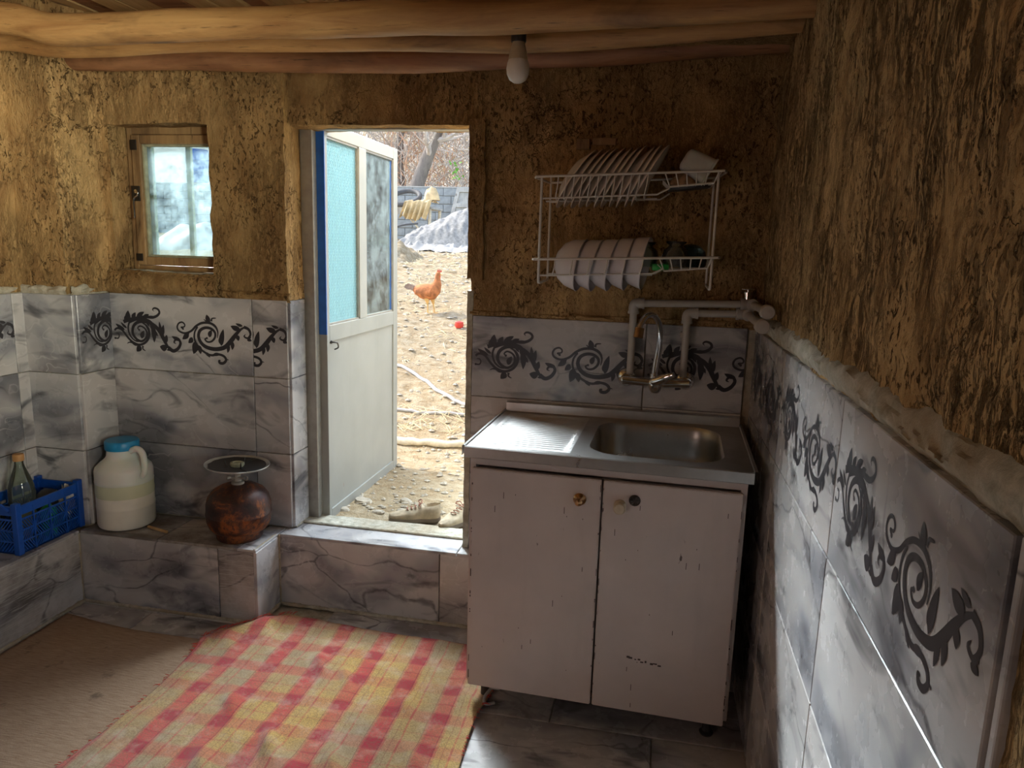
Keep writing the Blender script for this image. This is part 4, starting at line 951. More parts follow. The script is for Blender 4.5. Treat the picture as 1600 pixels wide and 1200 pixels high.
# ------------------------------------------------------------------ bulb
bl = empty('light_bulb', (-.788, -.42, 2.076), 'unlit white bulb hanging base up from the log beam', 'bulb')
bc = (-.788, -.42, 1.930)
m = MB(); m.lathe([(0, 0), (.012, .0015), (.024, .009), (.0315, .024), (.0335, .040), (.031, .056), (.028, .064)], bc, 32); m.build('globe', 'bulb_white', bl, True)
m = MB(); m.lathe([(.0285, .064), (.026, .080), (.019, .105), (.018, .112)], bc, 28); m.build('collar', 'bulb_base', bl, True)
m = MB(); m.lathe([(0, .112), (.021, .112), (.022, .116), (.022, .135), (.019, .146), (0, .146)], bc, 24); m.build('socket', 'black', bl, True)

# ------------------------------------------------------------------ things on the benches
jg = empty('jug', (-2.425, -.125, .300), 'large milky plastic jug with blue lid, half full, on the back bench', 'jug')
jc = (-2.425, -.125, .300)
prof = [(0, 0), (.092, 0), (.104, .006), (.108, .016), (.108, .080), (.110, .084), (.110, .092), (.108, .096)]
m = MB(); m.lathe([(0, 0), (.092, 0), (.104, .006), (.108, .016), (.108, .080), (.1095, .084), (.1095, .092), (.108, .096), (.108, .132)], jc, 44); bodyl = m.build('lower_body', 'jug_liquid', jg, True); bodyl['label'] = 'white liquid showing through'
m = MB(); m.lathe([(.108, .132), (.1095, .150), (.108, .165), (.108, .185)], jc, 44); m.build('middle_body', 'jug_oil', jg, True)['label'] = 'yellowish liquid showing through'
m = MB(); m.lathe([(.108, .185), (.1095, .190), (.108, .196), (.108, .232), (.104, .245), (.088, .262), (.068, .278), (.060, .290), (.058, .312), (.058, .330)], jc, 44); m.build('upper_body', 'jug', jg, True)
m = MB(); m.lathe([(.055, .318), (.063, .318), (.064, .322), (.064, .348), (.060, .354), (0, .356)], jc, 44); 
for i, v in enumerate(m.v): pass
m.build('lid', 'lid_blue', jg, True)
hp = catmull([(-2.372, -.145, .616), (-2.338, -.150, .628), (-2.312, -.154, .612), (-2.304, -.156, .575), (-2.308, -.154, .535), (-2.326, -.150, .515)], 6)
m = MB(); m.tube(hp, .0125, 12)
m.build('handle', 'jug', jg, True)

gs = empty('gas_cylinder', (-1.915, -.130, .300), 'small rusty gas cylinder with camping burner and round metal windshield', 'gas cylinder')
gc = (-1.915, -.130, .300)
m = MB(); m.lathe([(.078, 0), (.084, .0), (.088, .006), (.088, .030), (.100, .036), (.114, .052), (.1215, .075), (.1225, .098), (.1245, .101), (.1245, .106), (.1225, .109), (.122, .140), (.115, .168), (.098, .192), (.070, .208), (.040, .216), (.022, .218)], gc, 48); m.build('tank', 'rust', gs, True, angle=60)
m = MB(); m.lathe([(.024, .214), (.024, .226), (.014, .230), (.012, .255), (.016, .256), (.016, .262), (.010, .264), (.010, .285)], gc, 20); m.tube([(gc[0]-.03, gc[1]-.012, gc[2]+.243), (gc[0]+.03, gc[1]-.004, gc[2]+.243)], .005, 10)
m.tube(catmull([(gc[0]+.028, gc[1]-.004, gc[2]+.238), (gc[0]+.044, gc[1]-.008, gc[2]+.238), (gc[0]+.046, gc[1]-.008, gc[2]+.250), (gc[0]+.028, gc[1]-.004, gc[2]+.250)], 4), .0028, 8); m.tube([(gc[0]-.034, gc[1]-.02, gc[2]+.243), (gc[0]-.022, gc[1]-.01, gc[2]+.243)], .010, 12); m.build('valve', 'grey_metal', gs, True)
tc = Vector((gc[0], gc[1], gc[2]+.285)); tax = Vector((.04, .02, 1)).normalized()
m = MB(); m.lathe([(.010, -.004), (.050, -.006), (.090, -.002), (.116, .006), (.122, .012), (.1215, .014), (.114, .009), (.088, .002), (.05, -.002), (.010, 0)], tc, 48, tax); w_ = m.build('windshield', 'shield', gs, True); m = MB(); m.lathe([(.012, .0005), (.05, -.0005), (.088, .0035), (.106, .0075), (.088, .0045), (.05, .0005), (.012, .0015)], tc, 48, tax)
for v in m.v: v += Vector((0, 0, .0025)) + (v-tc)*(.06*noise.noise(v*30))
m.build('soot', 'black', w_, True)['label'] = 'sooty black middle of the windshield'
m = MB(); m.lathe([(.012, 0), (.022, .002), (.027, .010), (.026, .018), (.018, .020), (.014, .016), (0, .015)], tc, 24, tax); m.build('burner', 'putty', gs, True)
for a in (80, 200, 320):
    m = MB(); d = Vector((math.cos(math.radians(a)), math.sin(math.radians(a)), 0)); m.tube([tc+d*.040, tc+d*.045+Vector((0, 0, .028))], [.004, .0015], 6); m.tube([tc+d*.04, tc+d*.10+Vector((0, 0, .008))], .003, 6)
    m.build('pot_support', 'dark_metal', gs, True)

# crate
cr = empty('crate', (-2.665, -.345, .300), 'blue slatted plastic crate of bottles on the left bench', 'crate')
CX0, CX1, CY0, CY1, CZ0, CZ1 = -2.760, -2.568, -.505, -.205, .302, .482
m = MB(); m.bbox(CX0, CY0, CZ0, CX1, CY1, CZ0+.008, .002); m.build('bottom', 'crate', cr)
def crate_side(A, B, name, nb, cols, solid_col=None):
    A, B = Vector(A), Vector(B); L = (B-A).length; t = (B-A).normalized(); nn = Vector((t.y, -t.x, 0)); m = MB()
    def bar(s0, z0, s1, z1, w=.004, th=.003, off=0.0):
        p0 = A+t*s0+Vector((0, 0, z0)); p1 = A+t*s1+Vector((0, 0, z1)); d = (p1-p0).normalized(); q = d.cross(nn).normalized()
        vs = [p0-q*w/2+nn*off, p0+q*w/2+nn*off, p1+q*w/2+nn*off, p1-q*w/2+nn*off]; vs += [v - nn*th for v in vs]
        m.add(vs, [(0,1,2,3),(7,6,5,4),(0,4,5,1),(1,5,6,2),(2,6,7,3),(3,7,4,0)])
    Hh = CZ1-CZ0
    zr = [.004, .046, .088, .130]
    for z in zr: bar(0, z, L, z, .006, .005)
    bar(0, Hh-.016, L, Hh-.016, .034, .004); bar(0, Hh, L, Hh, .005, .008, .002)
    for c in range(cols+1): bar(L*c/cols, 0, L*c/cols, Hh-.01, .006, .006, .001)
    for c in range(cols):
        for r in range(3):
            s0, s1 = L*c/cols, L*(c+1)/cols; z0, z1 = zr[r]+.003, zr[r+1]-.003; d = 1 if (c+r) % 2 else -1
            for k in range(nb):
                f = (k+.5)/nb; sm = s0+(s1-s0)*f; dx = (s1-s0)*.16*d; a = max(s0, min(s1, sm-dx)); e = max(s0, min(s1, sm+dx)); bar(a, z0, e, z1, .0035, .003)
    return m.build(name, 'crate', cr)
crate_side((CX1, CY0, CZ0), (CX1, CY1, CZ0), 'side_panel', 7, 4); crate_side((CX0, CY1, CZ0), (CX0, CY0, CZ0), 'side_panel', 7, 4)
crate_side((CX0, CY0, CZ0), (CX1, CY0, CZ0), 'end_panel', 7, 2); crate_side((CX1, CY1, CZ0), (CX0, CY1, CZ0), 'end_panel', 7, 2)
for x, y in ((CX0+.004, CY0+.004), (CX1-.004, CY0+.004), (CX0+.004, CY1-.004), (CX1-.004, CY1-.004)):
    m = MB(); m.bbox(x-.012, y-.012, CZ0, x+.012, y+.012, CZ1+.016, .003); m.build('corner_post', 'crate', cr)
m = MB(); m.tube(catmull([(CX0+.02, CY0, CZ1-.012), (CX0+.05, CY0, CZ1+.010), (CX1-.07, CY0, CZ1+.008), (CX1-.03, CY0, CZ1-.016)], 5), .005, 8); m.build('handle', 'crate', cr, True)
# bottle in the crate
bt = empty('bottle', (-2.648, -.395, .310), 'clear plastic bottle with brown cap standing in the blue crate', 'bottle')
bo = (-2.648, -.395, .311)
m = MB(); m.lathe([(0, 0), (.038, 0), (.045, .008), (.045, .05), (.0435, .055), (.045, .06), (.045, .11), (.0435, .115), (.045, .12), (.045, .170), (.046, .185), (.042, .215), (.032, .250), (.019, .285), (.015, .300), (.015, .322)], bo, 36); m.build('body', 'glass_pet', bt, True)
m = MB(); m.lathe([(0, .003), (.040, .003), (.0425, .01), (.0425, .105), (0, .106)], bo, 28); m.build('liquid', 'oil', bt, True)
m = MB(); m.lathe([(.013, .312), (.0185, .312), (.019, .318), (.019, .334), (.017, .337), (0, .338)], bo, 24); m.build('cap', 'cork', bt, True)
m = MB(); m.lathe([(0, 0), (.022, 0), (.026, .006), (.028, .085), (.028, .100), (.020, .110), (.012, .114), (.012, .12), (0, .12)], (-2.605, -.325, .311), 24); tag(m.build('bottle', 'green', origin=(-2.605, -.325, .311), smooth=True), 'short green bottle in the crate behind the clear bottle', 'bottle')
m = MB(); m.lathe([(0, 0), (.040, 0), (.044, .01), (.046, .10), (.040, .135), (.02, .155), (0, .158)], (-2.66, -.268, .311), 26); tag(m.build('jar', 'black', origin=(-2.66, -.268, .311), smooth=True), 'round black jar at the far end of the crate', 'jar')
m = MB(); m.grid(22, 18, lambda u, v: Vector((-2.628+.055*u, -.262+.045*v+.01*noise.noise(Vector((u*4, v*4, 1))), .31+.185*min(1, 2.3*min(u, 1-u)+.5)*min(1, 2.3*min(v, 1-v)+.5)*(.82+.3*noise.noise(Vector((u*5, v*5, 2))))))); tag(m.build('rag', 'rag', origin=(-2.60, -.24, .31), smooth=True), 'crumpled white rag at the far corner of the crate', 'rag')
m = MB(); m.lathe([(0, 0), (.034, 0), (.036, .01), (.036, .10), (.028, .13), (.014, .145), (.014, .16), (0, .16)], (-2.715, -.46, .311), 24); tag(m.build('bottle', 'glass_pet', origin=(-2.715, -.46, .311), smooth=True), 'stubby pale bottle in the near corner of the crate', 'bottle')
m = MB(); m.tube([(-2.305, -.155, .307), (-2.20, -.185, .307)], .006, 8); tag(m.build('stick', 'plank', origin=(-2.25, -.17, .301), smooth=True), 'short wooden stick lying on the dirty back bench', 'stick')

# ------------------------------------------------------------------ rugs
def rug(name, mat, nu, nv, fn, label, cat, thick=.006):
    me = bpy.data.meshes.new(name); vs = []; uvs = []
    for j in range(nv+1):
        for i in range(nu+1):
            p, q = fn(i/nu, j/nv); vs.append(p); uvs.append(q)
    off = Vector((sum(v[0] for v in vs)/len(vs), sum(v[1] for v in vs)/len(vs), 0))
    fs = [(j*(nu+1)+i, j*(nu+1)+i+1, (j+1)*(nu+1)+i+1, (j+1)*(nu+1)+i) for j in range(nv) for i in range(nu)]
    me.from_pydata([Vector(v)-off for v in vs], [], fs); uvl = me.uv_layers.new(name='UVMap')
    for l in me.loops: uvl.data[l.index].uv = uvs[l.vertex_index]
    me.polygons.foreach_set('use_smooth', [True]*len(me.polygons)); me.materials.append(M[mat])
    o = bpy.data.objects.new(name, me); C.objects.link(o); o.location = off
    s = o.modifiers.new('thickness', 'SOLIDIFY'); s.thickness = thick; s.offset = 1
    tag(o, label, cat); return o
def brown(u, v):
    x = -2.525 + .90*u; y = -.36 - 1.35*v - .075*u - .02*math.sin(u*5); 
    if u < .08: x -= 0
    z = .003 + .003*noise.noise(Vector((x*4, y*4, 0))) + .003
    return (x, y, z), (x, y)
rug('rug', 'brownrug', 60, 80, brown, 'plain brown woven rug on the floor by the left bench', 'rug', .005)
def pl(u, v):
    xl = -1.905 + .035*math.sin(v*5) ; xr = -.812 + .018*math.sin(v*9+1) + .02*(v > .3)*math.sin((v-.3)*6)
    x = xl + (xr-xl)*u
    yf = -.405 + .22*min(1, u/.20)**.8 if u < .20 else -.185 - .035*math.sin((u-.2)*2.4) 
    if u < .06: yf -= .012*math.sin(u*160)
    y = yf + (-1.62-yf)*v
    fold = .018*math.exp(-((v-.02)/.035)**2)*(0.4+.6*math.exp(-((u-.16)/.18)**2))
    w = noise.noise(Vector((x*5, y*5, 3)))*.006 + noise.noise(Vector((x*13, y*13, 5)))*.0045 + noise.noise(Vector((x*28, y*28, 8)))*.0018
    bumps = 0
    for (bx, by, br, bh) in ((-1.42, -.46, .05, .022), (-1.30, -.52, .04, .016), (-1.38, -.88, .05, .026), (-1.16, -.93, .06, .022), (-1.72, -.30, .07, .018), (-.86, -.55, .05, .014), (-1.80, -.42, .05, .012), (-1.05, -.62, .05, .014), (-1.60, -.72, .06, .016), (-1.25, -1.02, .07, .02), (-.95, -.85, .05, .016), (-1.52, -1.0, .06, .018)):
        dx, dy = (x-bx), (y-by); d = (dx*.9+dy*.5)**2/(br*br*.25) + (dy*.9-dx*.5)**2/(br*br*1.6); bumps += bh*math.exp(-d)
    z = .012 + .5*abs(w) + w*.6 + fold + bumps
    return (x, y, z), (x+1.93+.10*(y+.4)*0.1, y+.20-.03*x)
blanket = rug('blanket', 'plaid', 200, 220, pl, 'red and yellow plaid wool blanket spread rumpled on the floor', 'blanket', .005)
m = MB()
for q in range(240):     # fringe of loose threads along the outline
    s = random.random(); e = random.choice('frl')
    if e == 'f': (p, _), d = pl(random.uniform(0, .22), 0), Vector((random.uniform(-.6, .3), 1, 0))
    elif e == 'r': (p, _), d = pl(1, s), Vector((1, random.uniform(-.5, .5), 0))
    else: (p, _), d = pl(0, s), Vector((-1, random.uniform(-.6, .4), 0))
    p = Vector(p)+Vector((0, 0, .004)); L = random.uniform(.006, .022) * (1.4 if e == 'f' else 1)
    if random.random() < .5 and e != 'f': L *= .5
    m.tube([p-d*.003, p+d*L*.6+Vector((0, 0, -.001)), p+d*L+Vector((random.uniform(-.004, .004), random.uniform(-.004, .004), -.004))], [.0011, .0009, .0006], 4)
fb = m.build('fringe', M['comb'], blanket, True); fb['kind'] = 'stuff'

# ------------------------------------------------------------------ outdoors: yard, wall, trees
GP = [(-1, .282), (.35, .282), (1.43, .280), (1.9, .40), (2.3, .485), (3.1, .66), (3.9, .807), (6, 1.085), (9, 1.28), (13, 1.40), (15.3, 1.56), (17, 1.7), (22, 2.6), (40, 9), (75, 22)]
def gz0(y):
    for (a, za), (b2, zb) in zip(GP[:-1], GP[1:]):
        if y <= b2:
            t = (y-a)/(b2-a); t = max(0, t); return za + (zb-za)*t
    return GP[-1][1]
def gz(x, y):
    z = (gz0(y-.15)+gz0(y+.15))/2
    k = min(1, max(0, (y-.5)/2)); 
    z += (noise.noise(Vector((x*1.3, y*1.9, 0)))*.05 + noise.noise(Vector((x*4.3, y*6.9, 4)))*.028 + noise.noise(Vector((x*11, y*17, 8)))*.013)*k
    z += noise.noise(Vector((x*20, y*20, 2)))*.006
    return z
m = MB()
ys = [.19]; 
while ys[-1] < 17: ys.append(ys[-1] + .025 + ys[-1]*.008)
nx = 210
vs = []
for y in ys:
    xa = -3.2 - y*1.05; xb = .8 - y*.10
    for i in range(nx+1): x = xa + (xb-xa)*i/nx; vs.append(Vector((x, y, gz(x, y))))
m.add(vs, [(j*(nx+1)+i, j*(nx+1)+i+1, (j+1)*(nx+1)+i+1, (j+1)*(nx+1)+i) for j in range(len(ys)-1) for i in range(nx)])
ground = tag(m.build('ground', 'ground', smooth=True), kind='structure')
m = MB(); m.grid(60, 50, lambda u, v: Vector((-60+90*u, 16.5+65*v*v+v*3, gz0(16.5+65*v*v+v*3) + .0 + noise.noise(Vector((u*7, v*9, 0)))*2.0*v)))
m.add([(-60, .19, .2), (-3.0, .19, .2), (-20, 17, 1.4), (-60, 17, 1.4), (.5, .19, .2), (30, .19, .2), (30, 17, 1.4), (-1.2, 17, 1.4)], [(0, 1, 2, 3), (4, 5, 6, 7)])
tag(m.build('hill', 'hill', smooth=True), kind='structure')
# dirt, stones, straw
m = MB()
for q in range(2600):
    y = .3 + 14*random.random()**1.6; x = -1.0 - random.random()*(1.2+y*.62); r = random.uniform(.004, .014)*(1+y*.22)
    c = Vector((x, y, gz(x, y)+r*.25)); a = random.random()*PI
    vs = [c+Vector((r*random.uniform(.7, 1.5)*math.cos(a+k*PI/2.5), r*math.sin(a+k*PI/2.5), 0)) for k in range(5)]+[c+Vector((0, 0, r*random.uniform(.4, .9)))]
    m.add(vs, [(k, (k+1) % 5, 5) for k in range(5)])
tag(m.build('gravel', 'stone'), 'loose stones and clods scattered over the dirt yard', 'gravel', kind='stuff')
m = MB()
for q in range(5200):
    y = 1.6 + 12*random.random()**1.3; x = -1.2 - random.random()*(1.0+y*.60)
    if noise.noise(Vector((x*.9, y*1.5, 7))) < -.05: continue
    a = random.random()*PI; L = random.uniform(.03, .12)*(1+y*.06); w = .0018*(1+y*.3); d = Vector((math.cos(a), math.sin(a)*.6, 0)); n_ = Vector((-d.y, d.x, 0))
    p = Vector((x, y, 0)); p0 = p-d*L/2; p1 = p+d*L/2; p0.z = gz(p0.x, p0.y)+.006; p1.z = gz(p1.x, p1.y)+.006+random.random()*.03
    m.add([p0-n_*w, p0+n_*w, p1+n_*w, p1-n_*w, (p0+p1)/2+Vector((0, 0, w*2))], [(0, 1, 2, 3), (0, 1, 4), (1, 2, 4), (2, 3, 4), (3, 0, 4)])
tag(m.build('straw', 'straw'), 'dry straw littering the dirt yard around the hen', 'straw', kind='stuff')

# concrete block wall across the yard
YW = 15.5; wy = tag(MB().box(-17, YW+.02, 1.2, -0.2, YW+.17, 2.86).build('wall_yard', 'mortar'), kind='structure')
bmh = bpy.data.meshes.new('block'); t0 = MB().bbox(-.195, -.03, -.092, .195, .0, .092, .008); bmh.from_pydata([tuple(v) for v in t0.v], [], t0.f); bmh.materials.append(M['block'])
for r in range(7):
    x = -13.9 + (.2 if r % 2 else 0)
    while x < -0.5:
        o = bpy.data.objects.new('block', bmh); C.objects.link(o); o.parent = wy; o.location = (x, YW+.02+random.uniform(-.008, .004), 1.56+.2*r); o.rotation_euler = (0, random.uniform(-.006, .006), 0); x += .4
m = MB(); m.bbox(-17, YW-.02, 2.855, -0.2, YW+.20, 2.885, .004); m.build('coping', 'mortar', wy)

def tree(base, lean, height, r0, seed, label, nb=16, mat='bark', twigmat='twig', spread=.9, fork=.45):
    rnd = random.Random(seed); t = empty('tree', base, label, 'tree', 'bare trees behind the yard wall')
    base = Vector(base); top = base + Vector((lean[0], lean[1], height)); P = catmull([base-Vector((0, 0, .2)), base.lerp(top, .3)+Vector((rnd.uniform(-.1, .1), 0, 0)), base.lerp(top, .65)+Vector((rnd.uniform(-.15, .15), 0, 0)), top], 5)
    m = MB(); m.tube(P, [r0*(1-.65*i/(len(P)-1)) for i in range(len(P))], 10); m.build('trunk', mat, t, True)
    def branch(m, p, d, L, r, lev):
        pts = [p]; q = p.copy(); dd = d.copy()
        for i in range(4): dd = (dd + Vector((rnd.uniform(-.3, .3), rnd.uniform(-.3, .3), rnd.uniform(-.15, .3)))).normalized(); q = q+dd*L/4; pts.append(q.copy())
        m.tube(pts, [r*(1-.18*i) for i in range(5)], 5 if lev > 1 else 4, cap=False)
        if lev > 0:
            for k in range(rnd.randint(3, 5)):
                i = rnd.randint(1, 4); nd = (dd + Vector((rnd.uniform(-1, 1), rnd.uniform(-1, 1), rnd.uniform(-.4, .8)))*spread).normalized(); branch(m, pts[i], nd, L*rnd.uniform(.45, .7), r*.5, lev-1)
    mm = MB()
    for k in range(nb):
        f = rnd.uniform(fork, 1); p = base.lerp(top, f); a = rnd.random()*2*PI
        branch(mm, p, Vector((math.cos(a), math.sin(a)*.5, rnd.uniform(-.1, .7))).normalized(), height*rnd.uniform(.25, .45), r0*rnd.uniform(.18, .35), 3)
    b_ = mm.build('branches', twigmat, t); b_['kind'] = 'stuff'; return t
tree((-7.25, 16.9, 1.8), (1.5, .3), 4.4, .24, 3, 'thick bare tree leaning right, behind the draped table and wall', 14)
tree((-5.1, 17.2, 1.8), (.7, .2), 4.0, .16, 5, 'bare tree behind the leaning panel, at the right edge of the doorway', 14)
tree((-8.0, 19.2, 2.4), (-.5, .2), 4.6, .17, 8, 'bare forked tree seen above the top edge of the door leaf', 12, fork=.35)
tree((-9.6, 17.9, 2.2), (.5, .2), 4.2, .18, 11, 'bare tree seen through the glass of the door leaf', 12)
tree((-6.3, 22.0, 3.2), (.2, .2), 5.2, .14, 13, 'thin bare tree, farthest behind the yard wall', 16)
def thicket(n, x0, x1, y0, y1, h0, h1, mat, label, seed):
    rnd = random.Random(seed); m = MB()
    for q in range(n):
        x = rnd.uniform(x0, x1); y = rnd.uniform(y0, y1); p = Vector((x, y, gz0(y)+rnd.uniform(0, h0))); d = Vector((rnd.uniform(-.8, .8), rnd.uniform(-.3, .3), rnd.uniform(.3, 1))).normalized(); L = rnd.uniform(.4, h1); pts = [p]
        for i in range(3): d = (d+Vector((rnd.uniform(-.4, .4), rnd.uniform(-.2, .2), rnd.uniform(-.35, .25)))).normalized(); pts.append(pts[-1]+d*L/3)
        r = rnd.uniform(.008, .022); m.tube(pts, [r, r*.8, r*.6, r*.3], 3, cap=False)
    return tag(m.build('thicket', mat), label, 'thicket', kind='stuff')
thicket(3000, -13.5, -3.2, 18.0, 22, 3.6, 1.6, 'twig', 'tangled grey brushwood behind the block wall', 1)
thicket(260, -8.4, -6.2, 18, 20.5, 3.2, 1.3, 'twig_red', 'reddish brushwood left of the leaning tree', 2)
thicket(1500, -12.5, -3.2, 20, 26, 5.0, 2.0, 'straw', 'pale dry stems on the slope behind the brushwood', 5)
m = MB()
for (cx, cy, cz, n_) in ((-5.85, 17.2, 3.45, 26), (-5.15, 17.2, 3.1, 34)):
    for q in range(n_):
        p = Vector((cx+random.gauss(0, .13), cy+random.gauss(0, .2), cz+random.gauss(0, .13))); a = Vector((random.uniform(-1, 1), random.uniform(-1, 1), random.uniform(-1, 1))).normalized()*.06; b_ = a.orthogonal().normalized()*.03; m.add([p-a, p+b_, p+a, p-b_], [(0, 1, 2, 3)])
tag(m.build('green_leaves', 'leafgreen'), 'fresh green shoots among the grey brushwood behind the wall', 'leaves', kind='stuff')

# table draped with plastic sheets, a tyre on it
tb_ = empty('yard_table', (-5.8, 13.8, gz0(13.8)), 'rough yard table on pole legs against the block wall', 'table')
gt = gz0(13.8)
m = MB(); m.bbox(-7.2, 13.4, gt+.78, -5.35, 14.3, gt+.83, .006); m.build('table_top', 'grey_wood', tb_)
for x, y in ((-7.1, 13.5), (-6.25, 13.45), (-5.42, 13.45), (-5.42, 14.2), (-7.1, 14.2)): m = MB(); m.tube([(x, y, gt-.05), (x+.02, y, gt+.8)], .035, 8); m.build('leg', 'pole', tb_, True)
m = MB(); m.tube([(-5.42, 13.5, gt+.08), (-6.0, 13.5, gt+.70)], .022, 8); m.build('brace', 'pole', tb_, True)
def drape(x0, x1, y0, y1, z, drop, seed):
    m = MB()
    def fn(u, v):
        x = x0+(x1-x0)*u; 
        if v < .55:
            w = v/.55; y = y0-.05; zz = z - drop*(1-w)*(.7+.5*noise.noise(Vector((u*4, seed, 0)))); y += .06*math.sin(u*34+seed)*(1-w)
        else: w = (v-.55)/.45; y = y0-.05+(y1-y0)*w; zz = z
        zz += .05*noise.noise(Vector((x*5, y*5, seed))) + .03*noise.noise(Vector((x*13, y*13, seed)))
        return Vector((x, y, zz))
    m.grid(60, 34, fn); return m
m = drape(-7.25, -5.75, 13.38, 14.2, gt+.88, .34, 1); tag(m.build('plastic_sheet', 'sheet_white', origin=(-6.5, 13.8, gt+.83), smooth=True), 'white plastic sheet draped over the left of the yard table', 'sheet')
m = drape(-5.92, -5.30, 13.30, 13.9, gt+.95, .55, 6)
for v in m.v: v.x += (v.z-(gt+.95))*.35
tag(m.build('plastic_sheet', 'sheet_yellow', origin=(-5.8, 13.6, gt+.83), smooth=True), 'yellowed plastic sheet hanging off the right end of the yard table', 'sheet')
m = MB(); m.tube([Vector((-6.05+.33*math.cos(a*PI/16), 13.65+.33*math.sin(a*PI/16), gt+1.03+.17*math.sin(a*PI/16))) for a in range(32)], .055, 10, closed=True); tag(m.build('tyre', 'rubber', origin=(-6.05, 13.65, gt+.95), smooth=True), 'grey tyre lying on the draped yard table', 'tyre')
m = MB(); m.bbox(-7.05, 13.45, gt+.93, -6.62, 13.75, gt+1.10, .02); tag(m.build('box', 'block', origin=(-6.8, 13.6, gt+.93)), 'grey box on the left end of the draped table', 'box')
m = MB(); m.grid(16, 12, lambda u, v: Vector((-5.55+.38*u-.1*v, 13.45+.3*v, gt+.98+.36*math.sin(PI*u)**.6*math.sin(PI*v)**.6*(.8+.6*noise.noise(Vector((u*3, v*3, 3))))))); tag(m.build('sack', 'sheet_yellow', origin=(-5.4, 13.6, gt+.95), smooth=True), 'crumpled pale yellow sack on the right corner of the draped table', 'sack')
# old panelled shutter leaning on the wall
sh = empty('old_shutter', (-5.25, 15.2, 1.58), 'weathered panelled shutter leaning on the block wall behind the heap', 'shutter')
def sbox(m, u0, w0, u1, w1, d0, d1):
    A = Vector((-5.52, 15.05, 1.60)); U = Vector((.46, 0, 0)); Wv = Vector((.20, .36, 1.24)); n_ = U.cross(Wv).normalized()
    c = [A+U*u+Wv*w+n_*d for d in (d0, d1) for (u, w) in ((u0, w0), (u1, w0), (u1, w1), (u0, w1))]; m.add(c, [(0,1,2,3),(7,6,5,4),(0,4,5,1),(1,5,6,2),(2,6,7,3),(3,7,4,0)])
for (u0, u1) in ((0, .2), (.8, 1)): m = MB(); sbox(m, u0, 0, u1, 1, 0, .05); m.build('stile', 'grey_wood', sh)
for w in (0, .3, .62, .92): m = MB(); sbox(m, .2, w, .8, w+.08, 0, .05); m.build('rail', 'grey_wood', sh)
for w in (.08, .38, .70): m = MB(); sbox(m, .2, w, .8, w+.24, .0, .02); m.build('panel', 'grey_wood', sh)
# tarp heap
def heap(u, v):
    x = -5.75+2.3*u; y = 10.9+1.6*v; h = .78*math.exp(-((x+4.05)/.75)**2-((y-11.7)/.6)**2)+.26*math.exp(-((x+5.0)/.5)**2-((y-11.6)/.5)**2)
    e = min(1, 5*min(u, 1-u, v, 1-v)); h = h*e + .06*e*abs(noise.noise(Vector((x*5, y*5, 2)))) + .05*e*noise.noise(Vector((x*9, y*9, 4)))
    return Vector((x, y, gz(x, y)-.04+.05*e+h))
m = MB(); m.grid(80, 50, heap); tag(m.build('tarp_heap', 'tarp', origin=(-4.5, 11.6, 1.36), smooth=True), 'heap covered with grey-blue tarpaulin in front of the block wall', 'heap')
m = MB()
def skirt(u, v):
    x = -5.95+2.55*u; y = 10.55+.55*v; return Vector((x, y, gz(x, y)+.02+.16*math.sin(PI*v)*(.55+.8*abs(noise.noise(Vector((x*4.5, y*4, 9)))))*min(1, 6*min(u, 1-u))+.05*math.sin(PI*v)*noise.noise(Vector((x*14, y*9, 1)))))
m.grid(110, 16, skirt); tag(m.build('plastic_sheet', 'sheet_white', origin=(-4.7, 10.8, 1.35), smooth=True), 'crumpled white plastic sheet along the foot of the tarp heap', 'sheet')
m = MB(); m.tube(catmull([(-5.5, 10.9, 1.5), (-5.55, 11.2, 1.62), (-5.35, 11.3, 1.80), (-5.0, 11.4, 1.86)], 6), .02, 8); tag(m.build('bent_pipe', 'rubber', origin=(-5.5, 11.1, 1.4), smooth=True), 'bent dark pipe resting on the left flank of the tarp heap', 'pipe')
# yellow basin on a straw heap
m = MB(); m.lathe([(0, 0), (.12, 0), (.15, .02), (.19, .16), (.20, .165), (.185, .165), (.14, .03), (0, .02)], (-4.75, 8.3, 1.52), 28, (.5, -.75, .45)); tag(m.build('basin', 'yellow', origin=(-4.75, 8.3, 1.50), smooth=True), 'yellow plastic basin tipped over on the straw, seen through the door glass', 'basin')
m = MB(); m.grid(30, 24, lambda u, v: Vector((-4.95+1.0*u, 7.6+1.2*v, gz(-4.95+1.0*u, 7.6+1.2*v)-.02+.30*(math.sin(PI*u)*math.sin(PI*v))**.8*(1+.5*noise.noise(Vector((u*7, v*7, 1))))))); tag(m.build('dung_heap', 'ground', origin=(-4.4, 8.2, 1.2), smooth=True), 'low heap of dirt and straw beside the yellow basin', 'heap')
# blue drum seen through the window
m = MB(); dc = (-12.52, 15.62, 2.885); m.lathe([(0, 0), (.27, 0), (.29, .03), (.29, .28), (.305, .30), (.29, .32), (.29, .56), (.305, .58), (.29, .60), (.29, .82), (.27, .86), (.1, .88), (0, .88)], dc, 30); tag(m.build('drum', 'blue_paint', origin=dc, smooth=True), 'blue plastic drum standing on the wall, seen through the window', 'drum')
m = MB(); m.grid(26, 20, lambda u, v: Vector((-8.9+1.9*u, 8.4+.9*v, gz(-8.9+1.9*u, 8.4+.9*v)-.02+.42*(math.sin(PI*u)*math.sin(PI*v))**.7*(1+.4*noise.noise(Vector((u*5, v*5, 6))))))); tag(m.build('plastic_sheet', 'sheet_white', origin=(-8, 8.8, 1.25), smooth=True), 'white plastic sheet bundled on the ground outside the window', 'sheet')
